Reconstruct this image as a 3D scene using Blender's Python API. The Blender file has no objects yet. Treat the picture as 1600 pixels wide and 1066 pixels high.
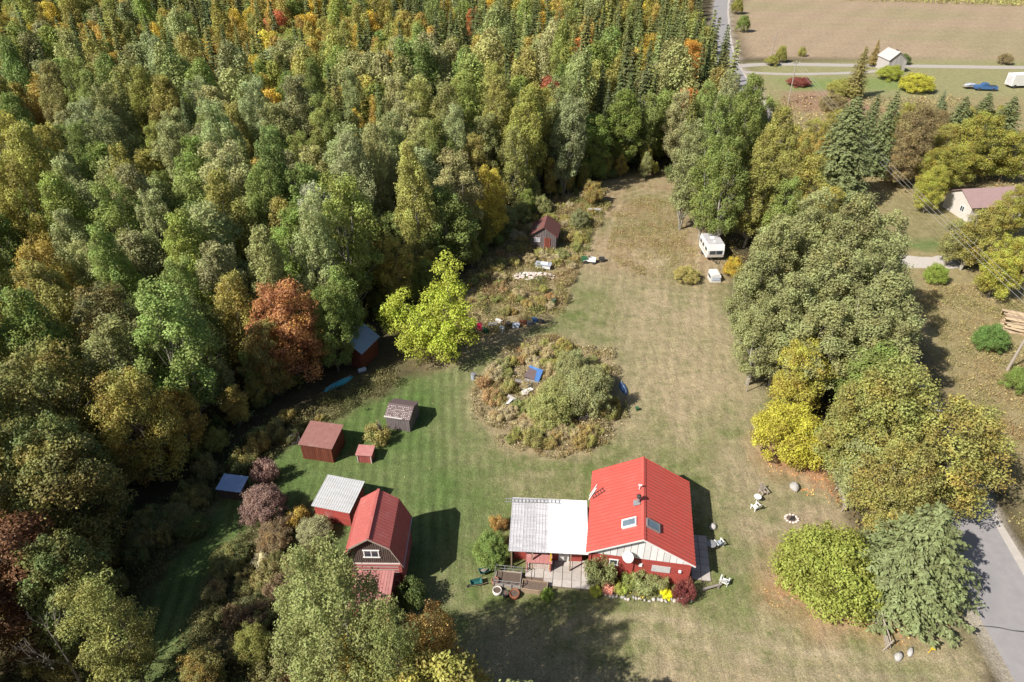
import bpy, math, random
import numpy as np
from mathutils import Vector, Matrix

# ------------------------------------------------------------------ camera, sky, sun, exposure
scene = bpy.context.scene
COL = scene.collection
CAM_H, CAM_PITCH, CAM_F = 48.0, math.radians(35.3), 1067.0      # metres, radians, focal length in photo pixels
cam_data = bpy.data.cameras.new('camera')
cam_data.sensor_width = 36.0
cam_data.lens = CAM_F * 36.0 / 1600.0
cam_data.clip_start, cam_data.clip_end = 0.5, 4000.0
cam = bpy.data.objects.new('camera', cam_data)
COL.objects.link(cam)
cam.location = (0, 0, CAM_H)
cam.rotation_euler = (math.pi / 2 - CAM_PITCH, 0, 0)
scene.camera = cam

SHADOW = Vector((0.90, 0.56, -1.0)).normalized()                # the way sunlight travels
sun_el = math.asin(-SHADOW.z)
sun_rot = math.atan2(-SHADOW.x, -SHADOW.y)
world = bpy.data.worlds.new('World')
scene.world = world
world.use_nodes = True
wn = world.node_tree.nodes
bg = wn['Background']
sky = wn.new('ShaderNodeTexSky')
sky.sky_type = 'NISHITA'
sky.sun_disc = False
sky.sun_elevation, sky.sun_rotation = sun_el, sun_rot
sky.dust_density = 1.5
world.node_tree.links.new(sky.outputs[0], bg.inputs[0])
bg.inputs[1].default_value = 0.066
sun_data = bpy.data.lights.new('sun', 'SUN')
sun_data.energy, sun_data.angle, sun_data.color = 5.0, math.radians(0.55), (1.0, 0.955, 0.89)
sun = bpy.data.objects.new('sun', sun_data)
COL.objects.link(sun)
sun.rotation_euler = SHADOW.to_track_quat('-Z', 'Y').to_euler()
sun.location = (-60, -40, 90)
scene.view_settings.view_transform = 'Standard'
scene.view_settings.look = 'None'
scene.view_settings.gamma = 1.0
scene.view_settings.exposure = 0.6
scene.view_settings.use_curve_mapping = False
scene.render.engine = 'CYCLES'
scene.cycles.max_bounces = 5
scene.cycles.diffuse_bounces = 3
scene.cycles.glossy_bounces = 2
scene.cycles.transmission_bounces = 3
scene.cycles.transparent_max_bounces = 4
scene.cycles.caustics_reflective = False
scene.cycles.caustics_refractive = False

rng = np.random.default_rng(7)
random.seed(7)
CT, ST = math.cos(CAM_PITCH), math.sin(CAM_PITCH)

# ------------------------------------------------------------------ pixel <-> world
def ray(px, py):
    u, v = (px - 800) / CAM_F, (533 - py) / CAM_F
    return Vector((u, CT + v * ST, -ST + v * CT))
def P(px, py, z=0.0):
    """the point at height z that a photo pixel looks at"""
    d = ray(px, py); t = (z - CAM_H) / d.z
    return Vector((d.x * t, d.y * t, z))
def on_plane(px, py, p0, n):
    d = ray(px, py); o = Vector((0, 0, CAM_H)); t = (p0 - o).dot(n) / d.dot(n)
    return o + d * t
def to_px(x, y, z=0.0):
    zc = y * CT - (z - CAM_H) * ST; yc = y * ST + (z - CAM_H) * CT
    return 800 + CAM_F * x / zc, 533 - CAM_F * yc / zc

# ------------------------------------------------------------------ noise and polygons in numpy
def vnoise(x, y, seed=0):
    xi, yi = np.floor(x).astype(np.int64), np.floor(y).astype(np.int64)
    fx, fy = x - xi, y - yi
    fx, fy = fx * fx * (3 - 2 * fx), fy * fy * (3 - 2 * fy)
    def h(a, b):
        n = (a * 374761393 + b * 668265263 + seed * 974634777) & 0x7fffffff
        n = ((n ^ (n >> 13)) * 1274126177) & 0x7fffffff
        return ((n ^ (n >> 16)) & 0xffff) / 65535.0
    return (h(xi, yi) * (1 - fx) + h(xi + 1, yi) * fx) * (1 - fy) + (h(xi, yi + 1) * (1 - fx) + h(xi + 1, yi + 1) * fx) * fy
def fbm(x, y, seed=0, octv=4):
    s, a, t = 0.0, 0.5, 0.0
    for k in range(octv):
        s = s + a * vnoise(x * 2 ** k, y * 2 ** k, seed + k * 17); t += a; a *= 0.55
    return s / t
def sdist(x, y, poly):
    """signed distance to a polygon, positive inside"""
    poly = np.asarray(poly, float)
    d2 = np.full(x.shape, 1e18); inside = np.zeros(x.shape, bool)
    n = len(poly)
    for i in range(n):
        ax, ay = poly[i]; bx, by = poly[(i + 1) % n]
        ex, ey = bx - ax, by - ay
        t = np.clip(((x - ax) * ex + (y - ay) * ey) / (ex * ex + ey * ey + 1e-12), 0, 1)
        d2 = np.minimum(d2, (x - ax - t * ex) ** 2 + (y - ay - t * ey) ** 2)
        if ay != by:
            c = ((ay > y) != (by > y)) & (x < (bx - ax) * (y - ay) / (by - ay) + ax)
            inside ^= c
    d = np.sqrt(d2)
    return np.where(inside, d, -d)
def wpoly(pix):
    return [tuple(P(*p)[:2]) for p in pix]

# ------------------------------------------------------------------ materials
def new_mat(name):
    m = bpy.data.materials.new(name); m.use_nodes = True
    nt = m.node_tree
    for n in list(nt.nodes):
        if n.type != 'OUTPUT_MATERIAL': nt.nodes.remove(n)
    return m, nt, nt.nodes, nt.links, nt.nodes['Material Output']
def pm(name, c1, c2=None, scale=3.0, rough=0.8, bump=0.0, metallic=0.0, stretch=(1, 1, 1), spec=0.3, lo=0.3, hi=0.7, c3=None, s3=0.6, th3=(0.55, 0.75)):
    """principled paint or wood: two tones mixed by stretched noise, a third in larger patches"""
    m, nt, N, L, out = new_mat(name)
    b = N.new('ShaderNodeBsdfPrincipled'); L.new(b.outputs[0], out.inputs[0])
    b.inputs['Roughness'].default_value = rough; b.inputs['Metallic'].default_value = metallic
    b.inputs['Specular IOR Level'].default_value = spec
    tc = N.new('ShaderNodeTexCoord'); oi = N.new('ShaderNodeObjectInfo')
    ad = N.new('ShaderNodeVectorMath'); ad.operation = 'MULTIPLY_ADD'
    cmb = N.new('ShaderNodeCombineXYZ')
    for i in range(3): L.new(oi.outputs['Random'], cmb.inputs[i])
    L.new(cmb.outputs[0], ad.inputs[0]); ad.inputs[1].default_value = (37, 53, 71); L.new(tc.outputs['Object'], ad.inputs[2])
    mp = N.new('ShaderNodeMapping'); mp.inputs['Scale'].default_value = stretch; L.new(ad.outputs[0], mp.inputs[0])
    nz = N.new('ShaderNodeTexNoise'); nz.inputs['Scale'].default_value = scale; nz.inputs['Detail'].default_value = 6
    nz.inputs['Roughness'].default_value = 0.65
    L.new(mp.outputs[0], nz.inputs['Vector'])
    mr = N.new('ShaderNodeMapRange'); mr.inputs[1].default_value, mr.inputs[2].default_value = lo, hi
    L.new(nz.outputs[0], mr.inputs[0])
    mx = N.new('ShaderNodeMix'); mx.data_type = 'RGBA'
    mx.inputs[6].default_value = (*c1, 1); mx.inputs[7].default_value = (*(c2 or c1), 1)
    L.new(mr.outputs[0], mx.inputs[0])
    last = mx.outputs[2]
    if c3:
        n3 = N.new('ShaderNodeTexNoise'); n3.inputs['Scale'].default_value = s3; n3.inputs['Detail'].default_value = 8
        n3.inputs['Roughness'].default_value = 0.7
        L.new(ad.outputs[0], n3.inputs['Vector'])
        r3 = N.new('ShaderNodeMapRange'); r3.inputs[1].default_value, r3.inputs[2].default_value = th3
        L.new(n3.outputs[0], r3.inputs[0])
        m3 = N.new('ShaderNodeMix'); m3.data_type = 'RGBA'; m3.inputs[7].default_value = (*c3, 1)
        L.new(r3.outputs[0], m3.inputs[0]); L.new(last, m3.inputs[6]); last = m3.outputs[2]
    hv = N.new('ShaderNodeHueSaturation'); L.new(last, hv.inputs['Color'])       # every piece a slightly different tone
    rv = N.new('ShaderNodeMapRange'); rv.inputs[3].default_value, rv.inputs[4].default_value = 0.86, 1.12
    L.new(oi.outputs['Random'], rv.inputs[0]); L.new(rv.outputs[0], hv.inputs['Value'])
    L.new(hv.outputs[0], b.inputs['Base Color'])
    if bump:
        bp = N.new('ShaderNodeBump'); bp.inputs['Strength'].default_value = bump; bp.inputs['Distance'].default_value = 0.03
        L.new(nz.outputs[0], bp.inputs['Height']); L.new(bp.outputs[0], b.inputs['Normal'])
    return m

def leaf_material(name, from_object=True, translucent=0.32):
    m, nt, N, L, out = new_mat(name)
    va = N.new('ShaderNodeAttribute'); va.attribute_name = 'var'
    hv = N.new('ShaderNodeHueSaturation')
    oi = N.new('ShaderNodeObjectInfo')
    if from_object:
        base = oi.outputs['Color']
        tc = N.new('ShaderNodeTexCoord')
        ad = N.new('ShaderNodeVectorMath'); ad.operation = 'MULTIPLY_ADD'
        cmb = N.new('ShaderNodeCombineXYZ')
        for i in range(3): L.new(oi.outputs['Random'], cmb.inputs[i])
        L.new(cmb.outputs[0], ad.inputs[0]); ad.inputs[1].default_value = (91, 67, 43); L.new(tc.outputs['Object'], ad.inputs[2])
        nz = N.new('ShaderNodeTexNoise'); nz.inputs['Scale'].default_value = 0.55; nz.inputs['Detail'].default_value = 3
        L.new(ad.outputs[0], nz.inputs['Vector'])
        mr = N.new('ShaderNodeMapRange'); mr.inputs[1].default_value, mr.inputs[2].default_value = 0.42, 0.68
        L.new(nz.outputs[0], mr.inputs[0])
        mu = N.new('ShaderNodeMath'); mu.operation = 'MULTIPLY'
        L.new(mr.outputs[0], mu.inputs[0]); L.new(oi.outputs['Alpha'], mu.inputs[1])
        mx = N.new('ShaderNodeMix'); mx.data_type = 'RGBA'; mx.inputs[7].default_value = (0.48, 0.235, 0.035, 1)
        L.new(mu.outputs[0], mx.inputs[0]); L.new(base, mx.inputs[6])
        L.new(mx.outputs[2], hv.inputs['Color'])
    else:
        ca = N.new('ShaderNodeAttribute'); ca.attribute_name = 'tint'
        L.new(ca.outputs['Color'], hv.inputs['Color'])
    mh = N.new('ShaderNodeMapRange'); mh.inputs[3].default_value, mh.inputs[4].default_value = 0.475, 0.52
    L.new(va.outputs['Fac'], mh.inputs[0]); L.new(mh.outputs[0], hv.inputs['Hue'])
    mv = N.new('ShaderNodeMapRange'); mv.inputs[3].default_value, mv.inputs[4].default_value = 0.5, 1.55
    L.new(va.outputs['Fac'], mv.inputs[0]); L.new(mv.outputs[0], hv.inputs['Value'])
    df = N.new('ShaderNodeBsdfDiffuse'); tr = N.new('ShaderNodeBsdfTranslucent'); gl = N.new('ShaderNodeBsdfGlossy')
    gl.inputs['Roughness'].default_value = 0.6; gl.inputs['Color'].default_value = (0.9, 0.95, 0.9, 1)
    L.new(hv.outputs[0], df.inputs[0]); L.new(hv.outputs[0], tr.inputs[0])
    m1 = N.new('ShaderNodeMixShader'); m1.inputs[0].default_value = translucent
    L.new(df.outputs[0], m1.inputs[1]); L.new(tr.outputs[0], m1.inputs[2])
    m2 = N.new('ShaderNodeMixShader'); m2.inputs[0].default_value = 0.018
    L.new(m1.outputs[0], m2.inputs[1]); L.new(gl.outputs[0], m2.inputs[2])
    L.new(m2.outputs[0], out.inputs[0])
    return m

M = {}
M['leaf'] = leaf_material('leaf')
M['leaf_tint'] = leaf_material('leaf_tint', False)
M['bark'] = pm('bark', (0.11, 0.09, 0.07), (0.22, 0.19, 0.15), 4, 0.9, 0.5, stretch=(1, 1, .3))
M['pale_bark'] = pm('pale_bark', (0.42, 0.39, 0.32), (0.20, 0.18, 0.14), 3, 0.85, 0.3, stretch=(1, 1, .5))
M['dead_wood'] = pm('dead_wood', (0.34, 0.30, 0.26), (0.18, 0.15, 0.13), 4, 0.9, 0.3)
M['red_metal'] = pm('red_metal', (0.47, 0.080, 0.060), (0.54, 0.100, 0.076), 1.5, 0.5, stretch=(.4, 3, 1), c3=(0.44, 0.125, 0.10), s3=0.6, th3=(.5, .78), spec=0.5)
M['barn_red'] = pm('barn_red', (0.45, 0.130, 0.110), (0.38, 0.098, 0.086), 1.4, 0.75, stretch=(1, 1, 1), c3=(0.48, 0.20, 0.17), s3=0.8, spec=0.2)
M['faded_red_roof'] = pm('faded_red_roof', (0.42, 0.19, 0.17), (0.36, 0.14, 0.13), 2, 0.75, c3=(0.46, 0.27, 0.24), s3=0.8)
M['white_metal'] = pm('white_metal', (0.82, 0.82, 0.81), (0.77, 0.77, 0.77), 0.6, 0.45, spec=0.5)
M['galvanised'] = pm('galvanised', (0.56, 0.56, 0.55), (0.40, 0.40, 0.40), 1.1, 0.5, stretch=(.35, 3, 1), c3=(0.46, 0.42, 0.38), s3=0.9, spec=0.5)
M['dull_galvanised'] = pm('dull_galvanised', (0.34, 0.32, 0.33), (0.60, 0.59, 0.59), 1.6, 0.55, stretch=(.35, 4.5, 1), c3=(0.30, 0.27, 0.27), s3=1.2, spec=0.4)
M['blue_metal'] = pm('blue_metal', (0.27, 0.36, 0.50), (0.21, 0.29, 0.42), 1.5, 0.5, stretch=(.5, 2, 1), spec=0.5)
M['red_log'] = pm('red_log', (0.38, 0.070, 0.056), (0.31, 0.057, 0.047), 3, 0.7, 0.2, stretch=(.4, 2, 2), c3=(0.45, 0.12, 0.09), s3=1.4)
M['old_red_log'] = pm('old_red_log', (0.36, 0.09, 0.075), (0.28, 0.07, 0.06), 3, 0.85, 0.3, stretch=(.4, 2, 2), c3=(0.42, 0.20, 0.17), s3=1.5)
M['chinking'] = pm('chinking', (0.56, 0.47, 0.43), (0.48, 0.38, 0.34), 4, 0.9)
M['mauve_shingle'] = pm('mauve_shingle', (0.27, 0.175, 0.165), (0.32, 0.22, 0.205), 2.5, 0.9, 0.3, c3=(0.24, 0.16, 0.15), s3=.7)
M['sky_tinted_sheet'] = pm('sky_tinted_sheet', (0.30, 0.42, 0.66), (0.24, 0.35, 0.56), 1.5, 0.5, spec=0.5)  # sky reflected on the flat hut roof, painted into its base colour
M['log_bark'] = pm('log_bark', (0.50, 0.40, 0.26), (0.38, 0.28, 0.17), 4, 0.9, 0.3, c3=(0.30, 0.22, 0.14), s3=1.5)
M['white_paint'] = pm('white_paint', (0.76, 0.75, 0.72), (0.68, 0.67, 0.64), 2.5, 0.6)
M['white_board'] = pm('white_board', (0.74, 0.73, 0.71), (0.66, 0.65, 0.63), 2, 0.65)
M['brown_shingle'] = pm('brown_shingle', (0.20, 0.090, 0.078), (0.25, 0.12, 0.10), 3, 0.9, 0.4, c3=(0.28, 0.16, 0.13), s3=0.8)
M['red_shingle'] = pm('red_shingle', (0.19, 0.078, 0.066), (0.13, 0.052, 0.046), 3.5, 0.9, 0.5, c3=(0.13, 0.08, 0.06), s3=0.9)
M['grey_shingle'] = pm('grey_shingle', (0.12, 0.085, 0.085), (0.17, 0.12, 0.115), 4, 0.9, 0.4)
M['lichen'] = pm('lichen', (0.46, 0.43, 0.40), (0.33, 0.30, 0.28), 6, 0.95)
M['brown_board'] = pm('brown_board', (0.19, 0.055, 0.03), (0.11, 0.032, 0.02), 3, 0.85, 0.4, stretch=(3, 3, .3))
M['grey_board'] = pm('grey_board', (0.20, 0.165, 0.16), (0.11, 0.09, 0.09), 3, 0.9, 0.4, stretch=(3, 3, .3), c3=(0.28, 0.24, 0.22), s3=2)
M['dark_board'] = pm('dark_board', (0.085, 0.060, 0.050), (0.14, 0.105, 0.088), 3, 0.9, 0.4, stretch=(3, 3, .3), c3=(0.2, 0.17, 0.15), s3=2)
M['raw_wood'] = pm('raw_wood', (0.34, 0.25, 0.17), (0.26, 0.18, 0.12), 4, 0.85, 0.3, stretch=(.4, 3, 3))
M['grey_wood'] = pm('grey_wood', (0.40, 0.34, 0.28), (0.26, 0.22, 0.18), 4, 0.9, 0.3, stretch=(.4, 3, 3))
M['glass'] = pm('glass', (0.035, 0.045, 0.055), (0.06, 0.075, 0.09), 1.5, 0.08, spec=0.9)
M['sky_glass'] = pm('sky_glass', (0.16, 0.21, 0.24), (0.11, 0.15, 0.18), 1.5, 0.12, spec=0.9)
M['black_metal'] = pm('black_metal', (0.035, 0.033, 0.033), (0.06, 0.055, 0.05), 4, 0.55)
M['grey_metal'] = pm('grey_metal', (0.33, 0.33, 0.33), (0.24, 0.24, 0.24), 4, 0.45, metallic=0.3)
M['concrete'] = pm('concrete', (0.46, 0.42, 0.38), (0.38, 0.34, 0.30), 3, 0.9, 0.2, c3=(0.33, 0.30, 0.27), s3=1.4)
M['stone'] = pm('stone', (0.42, 0.40, 0.37), (0.30, 0.28, 0.26), 3, 0.9, 0.4)
M['white_stone'] = pm('white_stone', (0.66, 0.62, 0.57), (0.50, 0.45, 0.40), 4, 0.9, 0.3)
M['pink_stone'] = pm('pink_stone', (0.55, 0.42, 0.36), (0.62, 0.53, 0.47), 3, 0.9, 0.3)
M['soil'] = pm('soil', (0.10, 0.07, 0.052), (0.15, 0.11, 0.085), 6, 0.95, 0.5)
M['teal'] = pm('teal', (0.025, 0.10, 0.09), (0.035, 0.14, 0.125), 3, 0.55, spec=0.3, c3=(.12, .11, .08), s3=2.5)
M['canoe_blue'] = pm('canoe_blue', (0.04, 0.32, 0.40), (0.03, 0.26, 0.33), 2, 0.5, spec=0.5)
M['blue_tarp'] = pm('blue_tarp', (0.05, 0.14, 0.36), (0.08, 0.20, 0.46), 4, 0.5, 0.5, c3=(0.30, 0.38, 0.52), s3=1.3)
M['blue_paint'] = pm('blue_paint', (0.05, 0.13, 0.28), (0.045, 0.10, 0.22), 3, 0.4, spec=0.5)
M['grey_blue'] = pm('grey_blue', (0.32, 0.36, 0.44), (0.42, 0.45, 0.50), 3, 0.7)
M['rust'] = pm('rust', (0.28, 0.10, 0.05), (0.20, 0.07, 0.04), 5, 0.9, 0.3)
M['terracotta'] = pm('terracotta', (0.30, 0.14, 0.095), (0.25, 0.11, 0.075), 3, 0.9)
M['pink_plastic'] = pm('pink_plastic', (0.50, 0.03, 0.09), (0.44, 0.025, 0.07), 3, 0.4)
M['yellow_paint'] = pm('yellow_paint', (0.70, 0.48, 0.03), (0.62, 0.40, 0.03), 3, 0.5)
M['black_rubber'] = pm('black_rubber', (0.03, 0.03, 0.03), (0.05, 0.048, 0.045), 5, 0.85)
M['trailer_white'] = pm('trailer_white', (0.72, 0.71, 0.68), (0.64, 0.62, 0.58), 1.2, 0.5, c3=(0.50, 0.46, 0.40), s3=0.7, th3=(.6, .85))
M['trailer_tan'] = pm('trailer_tan', (0.42, 0.33, 0.24), (0.36, 0.28, 0.20), 2, 0.6)
M['green_paint'] = pm('green_paint', (0.03, 0.10, 0.045), (0.04, 0.13, 0.055), 3, 0.5)
M['asphalt'] = pm('asphalt', (0.28, 0.262, 0.26), (0.33, 0.31, 0.302), 1.2, 0.9, 0.15, c3=(0.22, 0.21, 0.21), s3=0.15)
M['gravel'] = pm('gravel', (0.44, 0.40, 0.35), (0.36, 0.32, 0.28), 2.5, 0.95, 0.3, c3=(0.38, 0.36, 0.30), s3=0.2)
M['worn_print'] = pm('worn_print', (0.62, 0.61, 0.60), (0.42, 0.42, 0.43), 4, 0.7, stretch=(1, 1, 3), lo=.45, hi=.7)
M['crack'] = pm('crack', (0.05, 0.05, 0.05), (0.07, 0.07, 0.07), 3, 0.9)
M['wire'] = pm('wire', (0.38, 0.37, 0.37), (0.33, 0.33, 0.33), 1, 0.5)

# ------------------------------------------------------------------ meshes and objects
def link(o, parent=None):
    COL.objects.link(o)
    if parent is not None: o.parent = parent
    return o
def tag(o, label=None, cat=None, group=None, kind=None):
    if label: o['label'] = label
    if cat: o['category'] = cat
    if group: o['group'] = group
    if kind: o['kind'] = kind
    return o
def root(name, loc, rz, label, cat, group=None):
    o = bpy.data.objects.new(name, None)
    o.empty_display_size = 0.3
    o.location = loc; o.rotation_euler = (0, 0, rz)
    link(o); tag(o, label, cat, group)
    return o

class MB:
    """collects boxes, slabs, tubes and prisms; build() links them as one mesh object"""
    def __init__(s): s.v, s.f = [], []
    def add(s, vs, fs):
        k = len(s.v); s.v += [tuple(v) for v in vs]; s.f += [tuple(i + k for i in f) for f in fs]; return s
    def box(s, c, d, rot=(0, 0, 0)):
        R = Matrix.Rotation(rot[2], 3, 'Z') @ Matrix.Rotation(rot[1], 3, 'Y') @ Matrix.Rotation(rot[0], 3, 'X')
        c = Vector(c)
        vs = [c + R @ Vector((sx * d[0] / 2, sy * d[1] / 2, sz * d[2] / 2)) for sz in (-1, 1) for sy in (-1, 1) for sx in (-1, 1)]
        return s.add(vs, [(0, 2, 3, 1), (4, 5, 7, 6), (0, 1, 5, 4), (1, 3, 7, 5), (3, 2, 6, 7), (2, 0, 4, 6)])
    def prism(s, pts, ext):
        """closed solid: polygon pts swept by the vector ext"""
        n = len(pts); ext = Vector(ext); pts = [Vector(p) for p in pts]
        nrm = (pts[1] - pts[0]).cross(pts[2] - pts[0])
        if nrm.dot(ext) > 0: pts = pts[::-1]
        vs = pts + [p + ext for p in pts]
        fs = [tuple(range(n)), tuple(range(2 * n - 1, n - 1, -1))] + [(i, i + n, (i + 1) % n + n, (i + 1) % n) for i in range(n)]
        return s.add(vs, fs)
    def slab(s, p, t):
        """sheet through 3 or 4 points, thickness t along its downward normal"""
        p = [Vector(q) for q in p]
        n = (p[1] - p[0]).cross(p[2] - p[0]).normalized()
        if n.z > 0: n = -n
        return s.prism(p, n * t)
    def tube(s, p0, p1, r0, r1=None, n=8):
        p0, p1 = Vector(p0), Vector(p1); r1 = r0 if r1 is None else r1
        d = (p1 - p0).normalized(); a = d.orthogonal().normalized(); b = d.cross(a)
        vs = []
        for q, r in ((p0, r0), (p1, r1)):
            for i in range(n):
                t = 2 * math.pi * i / n
                vs.append(q + a * (math.cos(t) * r) + b * (math.sin(t) * r))
        fs = [tuple((i, (i + 1) % n, (i + 1) % n + n, i + n)) for i in range(n)]
        fs += [tuple(range(n - 1, -1, -1)), tuple(range(n, 2 * n))]
        return s.add(vs, fs)
    def path(s, pts, r, n=6):
        for a, b in zip(pts[:-1], pts[1:]): s.tube(a, b, r, r, n)
        return s
    def lathe(s, c, prof, n=14):
        """prof: (radius, z) pairs from bottom to top"""
        c = Vector(c); vs = []
        for r, z in prof:
            for i in range(n):
                t = 2 * math.pi * i / n; vs.append(c + Vector((r * math.cos(t), r * math.sin(t), z)))
        fs = []
        for k in range(len(prof) - 1):
            for i in range(n):
                fs.append((k * n + i, k * n + (i + 1) % n, (k + 1) * n + (i + 1) % n, (k + 1) * n + i))
        fs += [tuple(range(n - 1, -1, -1)), tuple(range((len(prof) - 1) * n, len(prof) * n))]
        return s.add(vs, fs)
    def rock(s, c, d, seed, n=7, k=5):
        r = random.Random(seed); c = Vector(c); vs = []
        for j in range(k + 1):
            ph = math.pi * j / k
            for i in range(n):
                t = 2 * math.pi * (i + 0.5 * (j % 2)) / n; q = 1 + r.uniform(-.16, .16)
                vs.append(c + Vector((math.sin(ph) * math.cos(t) * d[0] / 2 * q, math.sin(ph) * math.sin(t) * d[1] / 2 * q, -math.cos(ph) * d[2] / 2 * q)))
        fs = [(j * n + i, j * n + (i + 1) % n, (j + 1) * n + (i + 1) % n, (j + 1) * n + i) for j in range(k) for i in range(n)]
        return s.add(vs, fs)
    def mesh(s, name, mat):
        me = bpy.data.meshes.new(name); me.from_pydata(s.v, [], s.f); me.validate(); me.update()
        for m_ in (mat if isinstance(mat, (list, tuple)) else [mat]): me.materials.append(M[m_])
        return me
    def build(s, name, mat, parent=None, loc=None, rz=0.0, smooth=False):
        me = s.mesh(name, mat)
        if smooth: me.polygons.foreach_set('use_smooth', [True] * len(me.polygons))
        o = bpy.data.objects.new(name, me)
        if loc is not None: o.location = loc
        o.rotation_euler = (0, 0, rz)
        return link(o, parent)
def inst(name, me, parent=None, loc=(0, 0, 0), rot=(0, 0, 0), scale=(1, 1, 1)):
    o = bpy.data.objects.new(name, me); o.location = loc; o.rotation_euler = rot; o.scale = scale
    return link(o, parent)

def leaf_quads(name, C, N_, size, var, mat, aspect=0.62, tint=None, extra=None, T=None):
    """one mesh of rhombic leaf faces; extra = (verts, faces, material) of woody tubes joined in"""
    n = len(C)
    N_ = N_ / (np.linalg.norm(N_, axis=1, keepdims=True) + 1e-9)
    R = rng.normal(size=(n, 3)) if T is None else T
    T = R - (R * N_).sum(1, keepdims=True) * N_
    T /= np.linalg.norm(T, axis=1, keepdims=True) + 1e-9
    B = np.cross(N_, T)
    s = np.asarray(size).reshape(-1, 1) * np.ones((n, 1))
    V = np.empty((n, 4, 3))
    V[:, 0] = C + T * s * .5; V[:, 1] = C + B * s * .5 * aspect + T * s * .08
    V[:, 2] = C - T * s * .5; V[:, 3] = C - B * s * .5 * aspect + T * s * .08
    V = V.reshape(-1, 3)
    ev, ef, em = extra if extra else ([], [], None)
    nv = n * 4 + len(ev)
    loops = np.concatenate([np.arange(n * 4)] + [np.array(f) + n * 4 for f in ef]) if ef else np.arange(n * 4)
    tot = np.array([4] * n + [len(f) for f in ef])
    me = bpy.data.meshes.new(name)
    me.vertices.add(nv); me.loops.add(len(loops)); me.polygons.add(len(tot))
    co = np.concatenate([V, np.array(ev).reshape(-1, 3)]) if len(ev) else V
    me.vertices.foreach_set('co', co.ravel())
    me.loops.foreach_set('vertex_index', loops.astype(np.int32))
    me.polygons.foreach_set('loop_start', (np.cumsum(tot) - tot).astype(np.int32))
    me.materials.append(M[mat])
    if em:
        me.materials.append(M[em])
        me.polygons.foreach_set('material_index', np.array([0] * n + [1] * len(ef), np.int32))
    me.update(calc_edges=True)
    a = me.attributes.new('var', 'FLOAT', 'FACE')
    a.data.foreach_set('value', np.concatenate([np.asarray(var, float), np.full(len(ef), .5)]))
    if tint is not None:
        a = me.attributes.new('tint', 'FLOAT_COLOR', 'FACE')
        t4 = np.ones((len(tot), 4)); t4[:n, :3] = tint
        a.data.foreach_set('color', t4.ravel())
    return me

# ------------------------------------------------------------------ the ground
def axis(lo, hi, fine, mid_lo, mid_hi, mid, far):
    a = list(np.arange(lo, hi, fine))
    b = list(np.arange(mid_lo, lo, mid)); c = list(np.arange(hi, mid_hi, mid))
    x = np.array(b + a + c)
    out = [x]; s = mid; v = x[-1]; r = []
    while v < far: s *= 1.5; v += s; r.append(v)
    s = mid; v = x[0]; l = []
    while v > -far: s *= 1.5; v -= s; l.append(v)
    return np.concatenate([np.array(l[::-1]), x, np.array(r)])
gx = axis(-42, 62, 0.45, -220, 200, 2.2, 1500)
gy = axis(18, 118, 0.45, -30, 330, 2.2, 2500)
GX, GY = np.meshgrid(gx, gy)
gxx, gyy = GX.ravel(), GY.ravel()
warpx = gxx + (fbm(gxx * .5, gyy * .5, 3) - .5) * 2.2
warpy = gyy + (fbm(gxx * .5, gyy * .5, 9) - .5) * 2.2
def mask(pix, soft=0.8, world=False, warp=1.0):
    poly = pix if world else wpoly(pix)
    d = sdist(gxx + (warpx - gxx) * warp, gyy + (warpy - gyy) * warp, poly)
    return np.clip(d / soft * .5 + .5, 0, 1)
tint = np.empty((gxx.size, 3)); tint[:] = (0.075, 0.060, 0.034)           # leaf litter of the forest floor
dry = np.zeros(gxx.size); stripeA = np.zeros(gxx.size); stripeB = np.zeros(gxx.size)
def lay(m_, col, d=None):
    global tint, dry
    m1 = m_[:, None]
    tint = tint * (1 - m1) + np.array(col) * m1
    if d is not None: dry = dry * (1 - m_) + d * m_
big = fbm(gxx * .09, gyy * .09, 21, 5); midn = fbm(gxx * .35, gyy * .35, 33, 5)
ROAD_C = [(34, -60), (36.6, 0), (38.2, 20), (38.9, 31), (40.2, 42), (43.0, 61), (48.5, 88), (52, 110), (56, 150), (61.5, 204), (71.5, 253), (92, 330), (130, 440)]
LAWN_PX = [(150, 1066), (215, 960), (290, 850), (350, 780), (430, 705), (505, 668), (600, 618), (650, 585), (735, 560), (800, 530), (870, 490), (890, 470), (905, 420), (935, 350), (945, 300), (1010, 285), (1070, 292), (1095, 340), (1130, 400), (1160, 480), (1190, 600), (1260, 690), (1320, 790), (1385, 930), (1440, 985), (1500, 960), (1525, 1000), (1550, 1066), (1530, 1200), (100, 1200)]
meadow_col = (0.26, 0.205, 0.11)
right_meadow = [(45, 30), (48, 60), (53, 100), (58, 150), (62, 196), (300, 196), (300, 30)]
lay(mask(right_meadow, 2, True), (0.25, 0.205, 0.10), .5)
lay(mask([(640, 560), (700, 470), (760, 400), (850, 310), (960, 270), (1080, 275), (1100, 420), (1000, 560), (900, 620), (740, 600)], 2), meadow_col, .5)
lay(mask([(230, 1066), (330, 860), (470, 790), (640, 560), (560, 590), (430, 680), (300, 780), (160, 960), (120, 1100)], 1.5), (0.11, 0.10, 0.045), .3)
lawn = mask(LAWN_PX, 0.9)
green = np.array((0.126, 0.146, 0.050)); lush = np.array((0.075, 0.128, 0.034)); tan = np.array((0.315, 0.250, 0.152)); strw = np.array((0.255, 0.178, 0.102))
lcol = np.empty((gxx.size, 3)); lcol[:] = green
def lmix(m_, c):
    global lcol
    lcol = lcol * (1 - m_[:, None]) + np.array(c) * m_[:, None]
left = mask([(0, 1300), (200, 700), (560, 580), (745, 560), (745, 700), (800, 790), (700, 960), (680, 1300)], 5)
lmix(left * .85, lush)
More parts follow.
